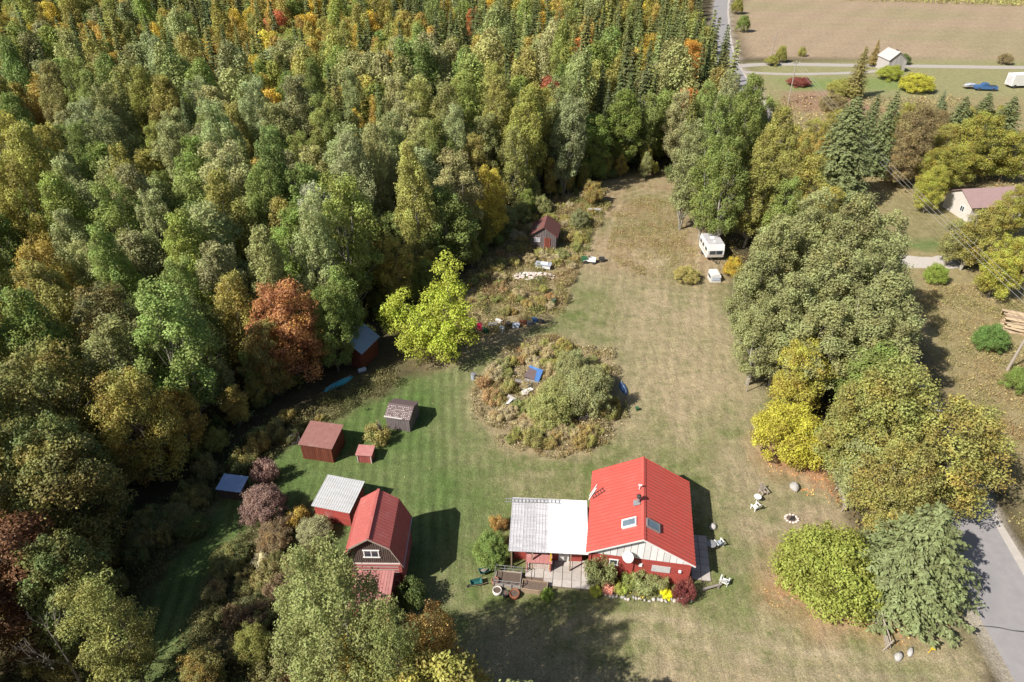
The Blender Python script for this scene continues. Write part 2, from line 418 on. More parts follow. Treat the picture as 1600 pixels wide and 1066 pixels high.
dryzone = np.clip(mask([(930, 470), (1000, 420), (1150, 420), (1200, 640), (1330, 780), (1420, 1000), (1400, 1100), (1190, 1100), (1150, 950), (1120, 760), (1010, 700), (975, 640), (1000, 560)], 5) * (.32 + 1.7 * (midn - .30)), 0, 1)
lmix(dryzone, tan)
lmix(np.clip(mask([(780, 1010), (900, 960), (1100, 960), (1290, 1030), (1300, 1300), (700, 1300)], 3.5) * (midn * 2.1 - .42), 0, 1), tan)
lmix(np.clip(mask([(930, 280), (1080, 275), (1140, 400), (1150, 470), (1060, 440), (900, 420)], 3) * (.7 + .6 * midn), 0, 1), strw)
lmix(np.clip(mask([(985, 395), (1040, 392), (1062, 412), (1040, 425), (990, 412)], 2) * .8, 0, 1), (0.40, 0.33, 0.22))
lmix(np.clip(mask([(770, 750), (850, 740), (880, 790), (800, 775)], 2.5) * (midn * 1.6 - .3), 0, 1), tan)
lmix(np.clip(mask([(1130, 690), (1330, 700), (1350, 860), (1180, 860), (1120, 770)], 3) * (midn * 1.6 - .1), 0, 1), (0.32, 0.240, 0.160))
lmix(np.clip((big - .47) * 3, 0, .65) * (1 - left * .8), tan)
lmix(np.clip((.5 - big) * 3, 0, .5), green * np.array((.92, 1.0, .85)))
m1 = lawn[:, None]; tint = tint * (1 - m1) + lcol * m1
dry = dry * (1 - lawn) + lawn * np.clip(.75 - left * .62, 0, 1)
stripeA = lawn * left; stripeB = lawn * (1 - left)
lay(mask([(735, 590), (790, 538), (860, 522), (960, 552), (988, 640), (932, 710), (880, 724), (790, 706), (742, 650)], .8), (0.27, 0.215, 0.125), .3)
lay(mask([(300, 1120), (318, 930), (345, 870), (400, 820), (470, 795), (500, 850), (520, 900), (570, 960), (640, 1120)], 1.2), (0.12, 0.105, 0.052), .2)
# fallen leaves under the shrubs by the fence
for px_ in ([(1190, 690), (1290, 700), (1300, 760), (1210, 735)], [(1300, 900), (1380, 930), (1410, 1000), (1345, 975)], [(1220, 870), (1330, 960), (1290, 985), (1200, 930)]):
    lay(np.clip(mask(px_, 2.2) * (.35 + 1.0 * (midn - .2)), 0, .85), (0.40, 0.175, 0.085))
# beyond the road: the neighbour's yard, the far lawn and the harvested field
lay(mask([(1385, 310), (1500, 310), (1510, 390), (1400, 385)], 2), (0.21, 0.185, 0.085), .6)
lay(mask([(1395, 372), (1480, 378), (1480, 392), (1395, 388)], 1.2), (0.12, 0.16, 0.05), .2)
lay(mask([(64, 172), (84, 166), (112, 172), (300, 168), (300, 236), (66, 205)], 4, True), (0.235, 0.225, 0.105), .5)
lay(np.clip(mask([(72, 176), (104, 178), (104, 190), (70, 188)], 3, True), 0, 1), (0.17, 0.215, 0.07), .2)
fieldm = mask([(69, 212), (300, 205), (600, 205), (900, 700), (200, 700), (110, 350), (80, 270)], 3, True)
lay(fieldm, (0.31, 0.232, 0.155), .25)
lay(fieldm * np.clip((fbm(gxx * .02, gyy * .05, 5) - .45) * 3, 0, .6), (0.25, 0.225, 0.115))
lay(mask([(66, 160), (86, 158), (84, 178), (68, 176)], 2, True), (0.27, 0.175, 0.115), .2)
def track(pix, gauge, width, col, k):
    """two worn wheel ruts along a pixel polyline"""
    pts_ = wpoly(pix); best = np.full(gxx.size, 1e9)
    for (ax, ay), (bx, by) in zip(pts_[:-1], pts_[1:]):
        ex, ey = bx - ax, by - ay
        t = np.clip(((gxx - ax) * ex + (gyy - ay) * ey) / (ex * ex + ey * ey), 0, 1)
        best = np.minimum(best, np.hypot(gxx - ax - t * ex, gyy - ay - t * ey))
    m_ = np.clip(1 - np.abs(best - gauge) / width, 0, 1) * k * np.clip(midn * 2 - .2, .2, 1)
    lay(m_, col)
track([(925, 420), (945, 350), (965, 310), (1010, 297), (1055, 305), (1085, 345), (1100, 400), (1095, 440), (1085, 520)], .8, .6, (0.36, 0.28, 0.175), .75)
track([(1520, 1050), (1400, 1042), (1250, 1035), (1120, 1000), (1000, 975), (900, 985)], .8, .55, (0.36, 0.29, 0.19), .7)
track([(1010, 720), (1000, 640), (1015, 540), (1030, 440)], .8, .5, (0.33, 0.27, 0.155), .5)
zz = (fbm(gxx * .25, gyy * .25, 70, 3) - .5) * .10
for (ax, ay), (bx, by) in zip(ROAD_C[:-1], ROAD_C[1:]):                    # level under the road
    ex, ey = bx - ax, by - ay
    t = np.clip(((gxx - ax) * ex + (gyy - ay) * ey) / (ex * ex + ey * ey), 0, 1)
    dd = np.hypot(gxx - ax - t * ex, gyy - ay - t * ey)
    k = np.clip((6.5 - dd) / 2, 0, 1)
    zz = zz * (1 - k)
    sh = np.clip((4.1 - dd) / .7, 0, 1)
    lay(sh * .8, (0.33, 0.29, 0.23), .1)
zz[(gyy > 190)] *= 0
zz = zz - .05                                                               # stays just under the paving and floors
nx_, ny_ = len(gx), len(gy)
idx = np.arange(nx_ * ny_).reshape(ny_, nx_)
quads = np.stack([idx[:-1, :-1], idx[:-1, 1:], idx[1:, 1:], idx[1:, :-1]], -1).reshape(-1, 4)
gme = bpy.data.meshes.new('ground')
gme.vertices.add(gxx.size); gme.loops.add(quads.size); gme.polygons.add(len(quads))
gme.vertices.foreach_set('co', np.stack([gxx, gyy, zz], 1).ravel())
gme.loops.foreach_set('vertex_index', quads.ravel().astype(np.int32))
gme.polygons.foreach_set('loop_start', np.arange(0, quads.size, 4, dtype=np.int32))
gme.polygons.foreach_set('use_smooth', np.ones(len(quads), bool))
gme.update(calc_edges=True)
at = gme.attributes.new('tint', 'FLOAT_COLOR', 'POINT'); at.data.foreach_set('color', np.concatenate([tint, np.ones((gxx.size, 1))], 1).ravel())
for nm_, ar in (('dry', dry), ('stripe_a', stripeA), ('stripe_b', stripeB), ('field', fieldm)):
    at = gme.attributes.new(nm_, 'FLOAT', 'POINT'); at.data.foreach_set('value', ar)
def ground_z(x, y):
    """bilinear look-up of the ground height"""
    i = int(np.clip(np.searchsorted(gx, x) - 1, 0, nx_ - 2)); j = int(np.clip(np.searchsorted(gy, y) - 1, 0, ny_ - 2))
    tx = (x - gx[i]) / (gx[i + 1] - gx[i]); ty = (y - gy[j]) / (gy[j + 1] - gy[j])
    q = zz.reshape(ny_, nx_)
    return float((q[j, i] * (1 - tx) + q[j, i + 1] * tx) * (1 - ty) + (q[j + 1, i] * (1 - tx) + q[j + 1, i + 1] * tx) * ty)
def onground(px, py):
    p = P(px, py); return Vector((p.x, p.y, ground_z(p.x, p.y)))

def ground_material():
    m, nt, N, L, out = new_mat('ground')
    b = N.new('ShaderNodeBsdfPrincipled'); b.inputs['Roughness'].default_value = 0.95; b.inputs['Specular IOR Level'].default_value = 0.08
    L.new(b.outputs[0], out.inputs[0])
    def attr(n_):
        a = N.new('ShaderNodeAttribute'); a.attribute_name = n_; return a
    def math_(op, a, b_=None, c=None):
        n = N.new('ShaderNodeMath'); n.operation = op
        for i, v in enumerate((a, b_, c)):
            if v is None: continue
            if isinstance(v, (int, float)): n.inputs[i].default_value = v
            else: L.new(v, n.inputs[i])
        return n.outputs[0]
    def noise(scale, detail, rough=.65, vec=None):
        n = N.new('ShaderNodeTexNoise'); n.inputs['Scale'].default_value = scale; n.inputs['Detail'].default_value = detail
        n.inputs['Roughness'].default_value = rough; L.new(vec or tc.outputs['Object'], n.inputs['Vector']); return n.outputs[0]
    def rng_(v, a, b_, c, d):
        n = N.new('ShaderNodeMapRange')
        for i, q in enumerate((a, b_, c, d)): n.inputs[i + 1].default_value = q
        L.new(v, n.inputs[0]); return n.outputs[0]
    tc = N.new('ShaderNodeTexCoord')
    t = attr('tint')
    d = attr('dry')
    # dry straw showing through in ragged patches
    bl = rng_(noise(.55, 9, .72), .43, .64, 0, .65)
    fac = math_('MULTIPLY', bl, d.outputs['Fac'])
    mx = N.new('ShaderNodeMix'); mx.data_type = 'RGBA'; mx.inputs[7].default_value = (0.335, 0.266, 0.165, 1)
    L.new(fac, mx.inputs[0]); L.new(t.outputs['Color'], mx.inputs[6])
    # greener tufts
    bl2 = rng_(noise(1.3, 8, .7), .52, .68, 0, .55)
    mg = N.new('ShaderNodeMix'); mg.data_type = 'RGBA'; mg.inputs[7].default_value = (0.095, 0.128, 0.036, 1)
    L.new(math_('MULTIPLY', bl2, math_('ADD', attr('stripe_a').outputs['Fac'], attr('stripe_b').outputs['Fac'])), mg.inputs[0]); L.new(mx.outputs[2], mg.inputs[6])
    # value: fine grain, mower passes
    v = math_('MULTIPLY', rng_(noise(1.0, 8, .7), .3, .7, .80, 1.2), rng_(noise(11, 5, .7), .3, .7, .5, 1.5))
    def stripes(name, ang, k, amp, wob):
        mp = N.new('ShaderNodeMapping'); mp.inputs['Rotation'].default_value = (0, 0, ang); L.new(tc.outputs['Object'], mp.inputs[0])
        sx = N.new('ShaderNodeSeparateXYZ'); L.new(mp.outputs[0], sx.inputs[0])
        ph = math_('ADD', math_('MULTIPLY', sx.outputs[0], k), math_('MULTIPLY', noise(.12, 3), wob))
        s = math_('SINE', ph)
        mod = rng_(noise(.2, 5), .36, .6, 0.15, 1)
        return math_('ADD', 1.0, math_('MULTIPLY', math_('MULTIPLY', math_('MULTIPLY', s, amp), mod), attr(name).outputs['Fac']))
    def streaks(name, ang, amp):
        mp = N.new('ShaderNodeMapping'); mp.inputs['Rotation'].default_value = (0, 0, ang); mp.inputs['Scale'].default_value = (3.2, .22, 1); L.new(tc.outputs['Object'], mp.inputs[0])
        s = rng_(noise(1.0, 6, .7, mp.outputs[0]), .3, .7, -amp, amp)
        return math_('ADD', 1.0, math_('MULTIPLY', s, attr(name).outputs['Fac']))
    v = math_('MULTIPLY', v, streaks('stripe_a', math.radians(-6), .16))
    v = math_('MULTIPLY', v, streaks('stripe_b', math.radians(13), .15))
    v = math_('MULTIPLY', v, streaks('field', math.radians(80), .16))
    v = math_('MULTIPLY', v, stripes('stripe_a', math.radians(-6.0), 5.6, .20, 2.2))
    v = math_('MULTIPLY', v, stripes('stripe_b', math.radians(13), 4.8, .085, 4))
    v = math_('MULTIPLY', v, stripes('stripe_b', math.radians(103), 2.3, .05, 14))
    v = math_('MULTIPLY', v, stripes('field', math.radians(35), .55, .05, 7))
    v = math_('MULTIPLY', v, stripes('field', math.radians(98), .8, .03, 9))
    mm = N.new('ShaderNodeMix'); mm.data_type = 'RGBA'; mm.blend_type = 'MULTIPLY'; mm.inputs[0].default_value = 1
    cv = N.new('ShaderNodeCombineColor')
    for i in range(3): L.new(v, cv.inputs[i])
    L.new(mg.outputs[2], mm.inputs[6]); L.new(cv.outputs[0], mm.inputs[7])
    L.new(mm.outputs[2], b.inputs['Base Color'])
    bp = N.new('ShaderNodeBump'); bp.inputs['Strength'].default_value = 0.8; bp.inputs['Distance'].default_value = 0.09
    L.new(math_('ADD', noise(8, 6, .7), math_('MULTIPLY', noise(1.5, 4), 1.5)), bp.inputs['Height']); L.new(bp.outputs[0], b.inputs['Normal'])
    return m
gme.materials.append(ground_material())
tag(link(bpy.data.objects.new('ground', gme)), 'mown lawn, dry meadow, forest floor and far field', None, None, 'structure')

# ------------------------------------------------------------------ roads
def smooth_line(pts, step):
    pts = [Vector((*p, 0)) for p in pts]; out = []
    for i in range(len(pts) - 1):
        p0, p1, p2, p3 = pts[max(i - 1, 0)], pts[i], pts[i + 1], pts[min(i + 2, len(pts) - 1)]
        n = max(2, int((p2 - p1).length / step))
        for k in range(n):
            t = k / n
            out.append(0.5 * ((2 * p1) + (p2 - p0) * t + (2 * p0 - 5 * p1 + 4 * p2 - p3) * t * t + (3 * p1 - p0 - 3 * p2 + p3) * t ** 3))
    out.append(pts[-1]); return out
def strip(name, pts, w, z, mat, t=0.12, off=0.0, step=3.0, ragged=0.0):
    line = smooth_line(pts, step); mb = MB(); vs = []
    for i, p in enumerate(line):
        d = (line[min(i + 1, len(line) - 1)] - line[max(i - 1, 0)]).normalized(); n = Vector((d.y, -d.x, 0))
        w1, w2 = w / 2 + random.uniform(-ragged, ragged), w / 2 + random.uniform(-ragged, ragged)
        for s_ in (off - w1, off + w2):
            vs.append(p + n * s_ + Vector((0, 0, z))); vs.append(p + n * s_ + Vector((0, 0, z - t)))
    fs = []
    for i in range(len(line) - 1):
        a, b = i * 4, i * 4 + 4
        fs += [(a, a + 2, b + 2, b), (a + 1, b + 1, b + 3, a + 3), (a, b, b + 1, a + 1), (a + 2, a + 3, b + 3, b + 2)]
    fs += [(0, 1, 3, 2), tuple(len(vs) - 4 + k for k in (0, 2, 3, 1))]
    return mb.add(vs, fs).build(name, mat)
tag(strip('road', ROAD_C, 5.3, 0.015, 'asphalt', ragged=.05), 'grey asphalt country road running past the trees', kind='structure')
tag(strip('road_shoulder', ROAD_C, 0.8, 0.006, 'gravel', off=2.95, ragged=.25), 'pale gravel shoulder along the road', kind='structure')
tag(strip('gravel_lane', [(60, 200), (72, 204), (95, 203), (140, 200.5), (220, 197), (420, 190)], 3.4, 0.012, 'gravel', ragged=.15), 'pale gravel lane across the far field edge', kind='structure')
tag(strip('gravel_track', [(61, 196.5), (72, 193.5), (88, 194), (99, 196), (108, 200)], 2.2, 0.008, 'gravel', ragged=.15), 'narrow gravel track to the old barn', kind='structure')
tag(strip('driveway', [(50.5, 88.0), (57, 88), (62, 87.2), (66, 88.8), (74, 89.5)], 3.6, 0.012, 'gravel', ragged=.2), 'pale gravel driveway of the neighbouring house', kind='structure')
ck = smooth_line([tuple(P(1530, 978)[:2]), tuple(P(1560, 981)[:2]), tuple(P(1585, 986)[:2]), tuple(P(1625, 990)[:2])], .3)
mbk = MB(); vv = []
for p in ck: vv += [p + Vector((0, .05 + random.uniform(-.02, .03), .019)), p + Vector((0, -.04, .019))]
mbk.add(vv, [(2 * i, 2 * i + 1, 2 * i + 3, 2 * i + 2) for i in range(len(ck) - 1)])
tag(mbk.build('road_crack', 'crack'), 'thin dark crack sealed across the asphalt road', kind='structure')

# ------------------------------------------------------------------ plants: generators
def unit(a): return a / (np.linalg.norm(a, axis=1, keepdims=True) + 1e-9)
def branch_tubes(mb, p, q, r, bend=0.12, n=4, seg=2):
    p, q = Vector(p), Vector(q)
    mid = (p + q) / 2 + Vector((random.uniform(-1, 1), random.uniform(-1, 1), random.uniform(-.2, .6))) * ((q - p).length * bend)
    mb.tube(p, mid, r, r * .7, n); mb.tube(mid, q, r * .7, r * .25, n)
def clump_leaves(clumps, density, leaf, up=.4, out=.9, rnd=.62, fill=.35, cvar=.45, lowcut=-.75):
    """leaves on and in ellipsoid clumps (centre, radii)"""
    Cs, Ns, Vs = [], [], []
    for c, rad in clumps:
        c, rad = np.array(c, float), np.array(rad, float)
        area = 4 * math.pi * ((rad[0] * rad[1]) ** 1.6 + 2 * (rad[0] * rad[2]) ** 1.6) ** (1 / 1.6) / 3 ** (1 / 1.6)
        n = max(8, int(area * density))
        d = unit(rng.normal(size=(n, 3)))
        d = d[d[:, 2] > lowcut + rng.uniform(-.25, .25, len(d))]
        rr = 1.03 - np.abs(rng.normal(0, fill * .55, len(d))) + np.where(rng.uniform(0, 1, len(d)) < .16, rng.exponential(.16, len(d)), 0)
        lump = 1 + .28 * np.sin(d[:, 0] * 4 + c[0] * 3) * np.cos(d[:, 1] * 4 + c[1] * 5) + .12 * rng.normal(size=len(d)) * .6
        p = c + d * rad * (np.clip(rr, .15, 1.6) * lump)[:, None]
        Cs.append(p); Ns.append(out * d + np.array((0, 0, up)) + rnd * rng.normal(size=d.shape))
        cv = rng.uniform(0, 1)
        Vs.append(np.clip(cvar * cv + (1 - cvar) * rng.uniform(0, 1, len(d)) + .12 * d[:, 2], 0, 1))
    C, N_, V = np.concatenate(Cs), np.concatenate(Ns), np.concatenate(Vs)
    return C, N_, leaf * rng.uniform(.65, 1.3, len(C)), V
def broadleaf(h, r, base, n, crad, form, trunk_r, lean=0.0, leaders=1):
    """trunk, limbs and clump list of a broadleaved tree"""
    mb = MB(); clumps = []
    tops = [Vector((0, 0, 0))] if leaders == 1 else [Vector((math.cos(a) * r * .35, math.sin(a) * r * .35, 0)) for a in np.arange(leaders) * 2 * math.pi / leaders + random.random()]
    axes = []
    for t in tops:
        k = random.uniform(.88, 1.0)
        pts = [Vector((0, 0, -.3))]
        for i in range(1, 6):
            f = i / 5
            pts.append(Vector((t.x * f, t.y * f, h * .93 * f * k)) + Vector((random.uniform(-1, 1), random.uniform(-1, 1), 0)) * (.03 * h * (f > .1) * .6))
        for i in range(5): mb.tube(pts[i], pts[i + 1], trunk_r * (1 - i / 5.6), trunk_r * (1 - (i + 1) / 5.6), 6)
        axes.append(pts)
    for i in range(n):
        t = (i + random.random()) / n
        if form == 'column': env = r * (math.sin(math.pi * (.16 + .80 * t)) ** .75)
        elif form == 'dome': env = r * math.sqrt(max(.05, 1 - (max(t - .3, 0) / .74) ** 2)) * (0.7 + .3 * min(1, t / .3))
        else: env = r * (1 - t) ** .7 + .3
        z = h * (base + (1 - base) * t)
        a = i * 2.39996 + random.uniform(-.5, .5)
        q = env * math.sqrt(random.uniform(.12, 1.0)) * .82
        ax = random.choice(axes); f = min(.99, z / h)
        s = min(4, int(f * 5)); A = ax[s].lerp(ax[s + 1], f * 5 - s)
        c = Vector((A.x * .6 + math.cos(a) * q, A.y * .6 + math.sin(a) * q, min(z, h - crad * .6)))
        k = crad * random.uniform(.65, 1.25) * (1.0 if t < .8 else .75)
        rad = (k, k, k * (1.35 if form == 'column' else .85))
        clumps.append((c, rad))
        f0 = max(.12, f - .16 - .1 * random.random()); s = min(4, int(f0 * 5)); A0 = ax[s].lerp(ax[s + 1], f0 * 5 - s)
        if i % 3 != 0 or form != 'column': branch_tubes(mb, A0, c + (Vector((c.x - A0.x, c.y - A0.y, .4)).normalized() * k * 1.02), trunk_r * .30 * (1.15 - t))
    return mb, clumps
def conifer(h, r, layers, per, leaf, droop=.25, base=.06, dens=1.0, power=.85, rag=(.6, 1.15)):
    mb = MB(); mb.tube((0, 0, -.3), (0, 0, h * .97), .018 * h, .02, 6)
    Cs, Ns, Ts, Vs = [], [], [], []
    for i in range(layers):
        t = (i + .5) / layers; z = h * (base + (1 - base) * t)
        L0 = r * (1 - t) ** power + .10
        k = max(4, int(per * (1 - t * .45)))
        for j in range(k):
            a = 2 * math.pi * (j + random.random() * .8) / k + i * 1.3
            Lb = L0 * random.uniform(*rag)
            n = max(5, int(Lb * 13 * dens))
            s = rng.uniform(.12, 1, n) ** .75
            side = rng.normal(0, .17, n) * (1.15 - s) * Lb + rng.normal(0, .06, n)
            zz_ = z + .10 * Lb * s - droop * Lb * s ** 1.8 + rng.normal(0, .05, n) - np.abs(side) * .25
            ca, sa = math.cos(a), math.sin(a)
            Cs.append(np.stack([ca * s * Lb - sa * side, sa * s * Lb + ca * side, zz_], 1))
            Ns.append(np.stack([ca * .45 + rng.normal(0, .33, n), sa * .45 + rng.normal(0, .33, n), np.full(n, .85)], 1))
            sg = np.sign(side)
            Ts.append(np.stack([ca - sa * sg * .9, sa + ca * sg * .9, np.full(n, -.25)], 1) + rng.normal(0, .25, (n, 3)))
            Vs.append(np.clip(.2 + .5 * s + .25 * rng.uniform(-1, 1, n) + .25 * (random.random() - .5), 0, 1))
            if j % 2 == 0: mb.tube((0, 0, z), (ca * Lb * .8, sa * Lb * .8, z + .1 * Lb - droop * Lb * .65), .012 * h * (1 - t) * .4 + .01, .008, 3)
    C, N_, T, V = map(np.concatenate, (Cs, Ns, Ts, Vs))
    return mb, C, N_, leaf * rng.uniform(.7, 1.3, len(C)), V, T

LIB = {}
def lib_add(key, mb, C, N_, S, V, bark, T=None, aspect=.62, joined=False):
    if joined:
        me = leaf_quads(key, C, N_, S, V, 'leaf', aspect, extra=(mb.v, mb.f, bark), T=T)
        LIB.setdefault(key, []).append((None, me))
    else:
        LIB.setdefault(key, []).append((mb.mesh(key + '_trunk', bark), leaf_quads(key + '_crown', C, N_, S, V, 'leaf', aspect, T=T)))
# near and mid-distance kinds: trunk and crown apart
for k in range(5):
    mb, cl = broadleaf(17, 3.0, .20, 88, .66, 'column', .19, leaders=(1, 2, 1, 3, 2)[k])
    lib_add('aspen', mb, *clump_leaves(cl, 58, .195), 'pale_bark')
for k in range(3):
    mb, cl = broadleaf(13, 2.3, .18, 58, .64, 'column', .13, leaders=(1, 2, 3)[k])
    lib_add('birch', mb, *clump_leaves(cl, 52, .18, fill=.5), 'pale_bark')
for k in range(4):
    mb, cl = broadleaf(13, 4.2, .16, 100, .88, 'dome', .22)
    lib_add('maple', mb, *clump_leaves(cl, 42, .20), 'bark')
for k in range(3):
    mb, C, N_, S, V, T = conifer(15, 3.0, 36, 15, .38, dens=1.25, power=.72)
    lib_add('spruce', mb, C, N_, S, V, 'bark', T, .34)
mb, C, N_, S, V, T = conifer(19, 4.7, 50, 22, .42, dens=1.35, power=.62)
lib_add('big_spruce', mb, C, N_, S, V, 'bark', T, .34)
mb, C, N_, S, V, T = conifer(10, 3.9, 34, 17, .30, droop=.02, dens=1.7, power=.7, rag=(.35, 1.3))
lib_add('cedar', mb, C, N_, S, V, 'bark', T, .45)
mb, C, N_, S, V, T = conifer(10, 2.4, 34, 14, .30, droop=-.05, dens=1.4, power=.7, rag=(.4, 1.3))
lib_add('cedar', mb, C, N_, S, V, 'bark', T, .45)
for k in range(4):                                                          # low shrubs, leaves sized for one about 1.3 m wide
    mb = MB(); cl = []
    for i in range(20):
        a = i * 2.4; q = math.sqrt(random.random()) * .76; z = .22 + .66 * random.random() * (1 - q * .6)
        c = Vector((math.cos(a) * q, math.sin(a) * q, z)); kk = random.uniform(.18, .31)
        cl.append((c, (kk, kk, kk))); branch_tubes(mb, (math.cos(a) * .05, math.sin(a) * .05, -.06), c, .02, n=4)
    lib_add('shrub', mb, *clump_leaves(cl, 330, .080, fill=.5, lowcut=-1), 'bark')
for k in range(2):                                                          # bushes about 3.5 m across each way
    mb = MB(); cl = []
    for i in range(95):
        a = i * 2.39996; q = math.sqrt((i + .5) / 95); zt = math.sqrt(max(.02, 1 - q ** 2.4))
        z = .10 + (.84 * zt) * (random.uniform(.35, 1.0) ** .5)
        jt = random.uniform(.8, 1.14); c = Vector((math.cos(a) * q * 3.0 * jt, math.sin(a) * q * 3.0 * jt, z * 5.3 * random.uniform(.84, 1.08))); kk = random.uniform(.34, .86)
        cl.append((c, (kk, kk, kk * .9)))
        if i % 3 == 0: branch_tubes(mb, (math.cos(a) * .3, math.sin(a) * .3, -.1), c, .06, n=4)
    lib_add('bush', mb, *clump_leaves(cl, 75, .165, fill=.5, lowcut=-1), 'bark')
mb, cl = broadleaf(19, 3.9, .16, 130, .74, 'column', .24, leaders=3)         # the poplar close by
lib_add('near_poplar', mb, *clump_leaves(cl, 66, .155), 'pale_bark')
mb, cl = broadleaf(13, 3.0, .2, 85, .72, 'dome', .18, leaders=2)
lib_add('near_tree', mb, *clump_leaves(cl, 60, .155), 'bark')
# far kinds: one light mesh each
for k in range(5):
    mb, cl = broadleaf(16, 2.8, .3, 30, 1.1, 'column', .17)
    lib_add('far_aspen', mb, *clump_leaves(cl, 18, .33), 'pale_bark', joined=True)
for k in range(3):
    mb, cl = broadleaf(13, 2.5, .25, 26, 1.0, 'column', .14)
    lib_add('far_birch', mb, *clump_leaves(cl, 18, .33), 'pale_bark', joined=True)
for k in range(3):
    mb, cl = broadleaf(13, 3.7, .25, 26, 1.5, 'dome', .2)
    lib_add('far_maple', mb, *clump_leaves(cl, 16, .36), 'bark', joined=True)
for k in range(3):
    mb, C, N_, S, V, T = conifer(15, 2.3, 26, 11, .62, dens=.75, power=.75)
    lib_add('far_spruce', mb, C, N_, S, V, 'bark', T, .4, joined=True)
REF = dict(aspen=(17, 2.9), birch=(13, 2.3), maple=(13, 4.2), spruce=(15, 3.0), big_spruce=(19, 4.7), cedar=(10, 3.9), shrub=(1, 1), bush=(5.5, 3.5), near_poplar=(19, 3.9), near_tree=(13, 3.0),
           far_aspen=(16, 2.8), far_birch=(13, 2.5), far_maple=(13, 3.7), far_spruce=(15, 2.3))
TREE_NAMES = dict(aspen='aspen_tree', birch='birch_tree', maple='maple_tree', spruce='spruce_tree', cedar='cedar_tree', shrub='shrub', big_spruce='spruce_tree', near_poplar='poplar_tree', near_tree='maple_tree', bush='bush')
LEAF_GAIN = 2.25
LEAF_WB = (1.0, 1.0, 1.0)
placed = []
nvar = [0]
def plant(kind, x, y, h, r, col, label, warm=0.0, group=None, name=None, cat=None, var=None, tilt=0.0, keep=True):
    """one tree or shrub: an Empty with trunk and crown, or one mesh for a far tree"""
    if kind == 'shrub' and r > 1.5: kind = 'bush'
    far = kind.startswith('far_'); base = kind[4:] if far else kind
    lib = LIB[kind]; nvar[0] += 1
    tm, cm = lib[(nvar[0] if var is None else var) % len(lib)]
    H0, R0 = REF[kind]
    name = name or TREE_NAMES[base]
    cat = cat or (base if base in ('shrub', 'bush') else 'tree')
    z = ground_z(x, y)
    sc = (r / R0, r / R0, h / H0); sc = (sc[0] * random.uniform(.9, 1.12), sc[1] * random.uniform(.9, 1.12), sc[2]) if keep is False else sc; rot = (tilt * random.uniform(-1, 1), tilt * random.uniform(-1, 1), random.uniform(0, 6.28))
    c4 = (*[max(0, min(1, q * LEAF_GAIN * w_)) for q, w_ in zip(col, LEAF_WB)], warm)
    if far:
        o = inst(name, cm, None, (x, y, z), rot, sc); o.color = c4; tag(o, label, cat, group)
    else:
        o = root(name, (x, y, z), 0, label, cat, group); o.rotation_euler = rot; o.scale = sc
        inst('trunk' if base not in ('shrub', 'bush') else 'stem', tm, o)
        c = inst('crown' if base not in ('shrub', 'bush') else 'foliage', cm, o); c.color = c4
    if keep: placed.append((x, y, r))
    return o
def look(h, c, lo, hi, words_=('low', 'mid-high', 'tall')):
    """size and colour words of a small plant, from its own height and leaf colour"""
    r, g = c[0], c[1]
    return (words_[0] if h < lo else (words_[2] if h > hi else words_[1])) + ' ' + ('russet' if r > g * 1.3 else ('tawny' if r > g * 1.15 else ('green' if g > r else ('dull olive' if r + g < .25 else 'straw-olive'))))
def plant_top(kind, px, py, h, r, col, label, **kw):
    """placed by the pixel of its tip and its height"""
    p = P(px, py, h); return plant(kind, p.x, p.y, h, r, col, label, **kw)

# ------------------------------------------------------------------ buildings
D = math.radians
def loc_of(r, w):
    """world point in a root's own axes"""
    m = Matrix.Translation(r.location) @ Matrix.Rotation(r.rotation_euler[2], 4, 'Z')
    return m.inverted() @ Vector(w)
def dirw(r, v):
    return Matrix.Rotation(r.rotation_euler[2], 3, 'Z') @ Vector(v)
def lerp(a, b, t): return Vector(a).lerp(Vector(b), t)
def slope(r, name, e0, e1, r1, r0, t, mat, rib=0.4, ribmat=None, rh=.035, rw=.05):
    """roof sheet from eave e0-e1 up to ridge r0-r1, with raised ribs running up it"""
    e0, e1, r1, r0 = map(Vector, (e0, e1, r1, r0))
    o = MB().slab([e0, e1, r1, r0], t).build(name, mat, r)
    if rib:
        n = (e1 - e0).cross(r0 - e0).normalized()
        if n.z < 0: n = -n
        mb = MB(); k = max(2, int((e1 - e0).length / rib)); d = (e1 - e0).normalized() * rw / 2
        for i in range(k + 1):
            f = .004 + .992 * i / k; a, b = lerp(e0, e1, f), lerp(r0, r1, f)
            mb.prism([a - d + n * .002, a + d + n * .002, b + d + n * .002, b - d + n * .002], n * rh)
        q = mb.build('roof_ribs', ribmat or mat, o); q['kind'] = 'stuff'
    return o
def boards(r, name, x0, x1, y, z0, ztop, n, t, mat, gap=.12, axis_='x', jag=0.04, parent=None):
    """upright boards one by one along x (or along y) under a roof line ztop(x)"""
    w = (x1 - x0) / n
    for i in range(n):
        a, b = x0 + i * w + w * gap / 2, x0 + (i + 1) * w - w * gap / 2
        zb = z0 + random.uniform(-jag, jag)
        za, zc = ztop(a) if callable(ztop) else ztop, ztop(b) if callable(ztop) else ztop
        yy = y + random.uniform(-.008, .008)
        if axis_ == 'x': MB().prism([(a, yy, zb), (b, yy, zb), (b, yy, zc), (a, yy, za)], (0, t, 0)).build(name, mat, parent or r)
        else: MB().prism([(yy, a, zb), (yy, b, zb), (yy, b, zc), (yy, a, za)], (t, 0, 0)).build(name, mat, parent or r)
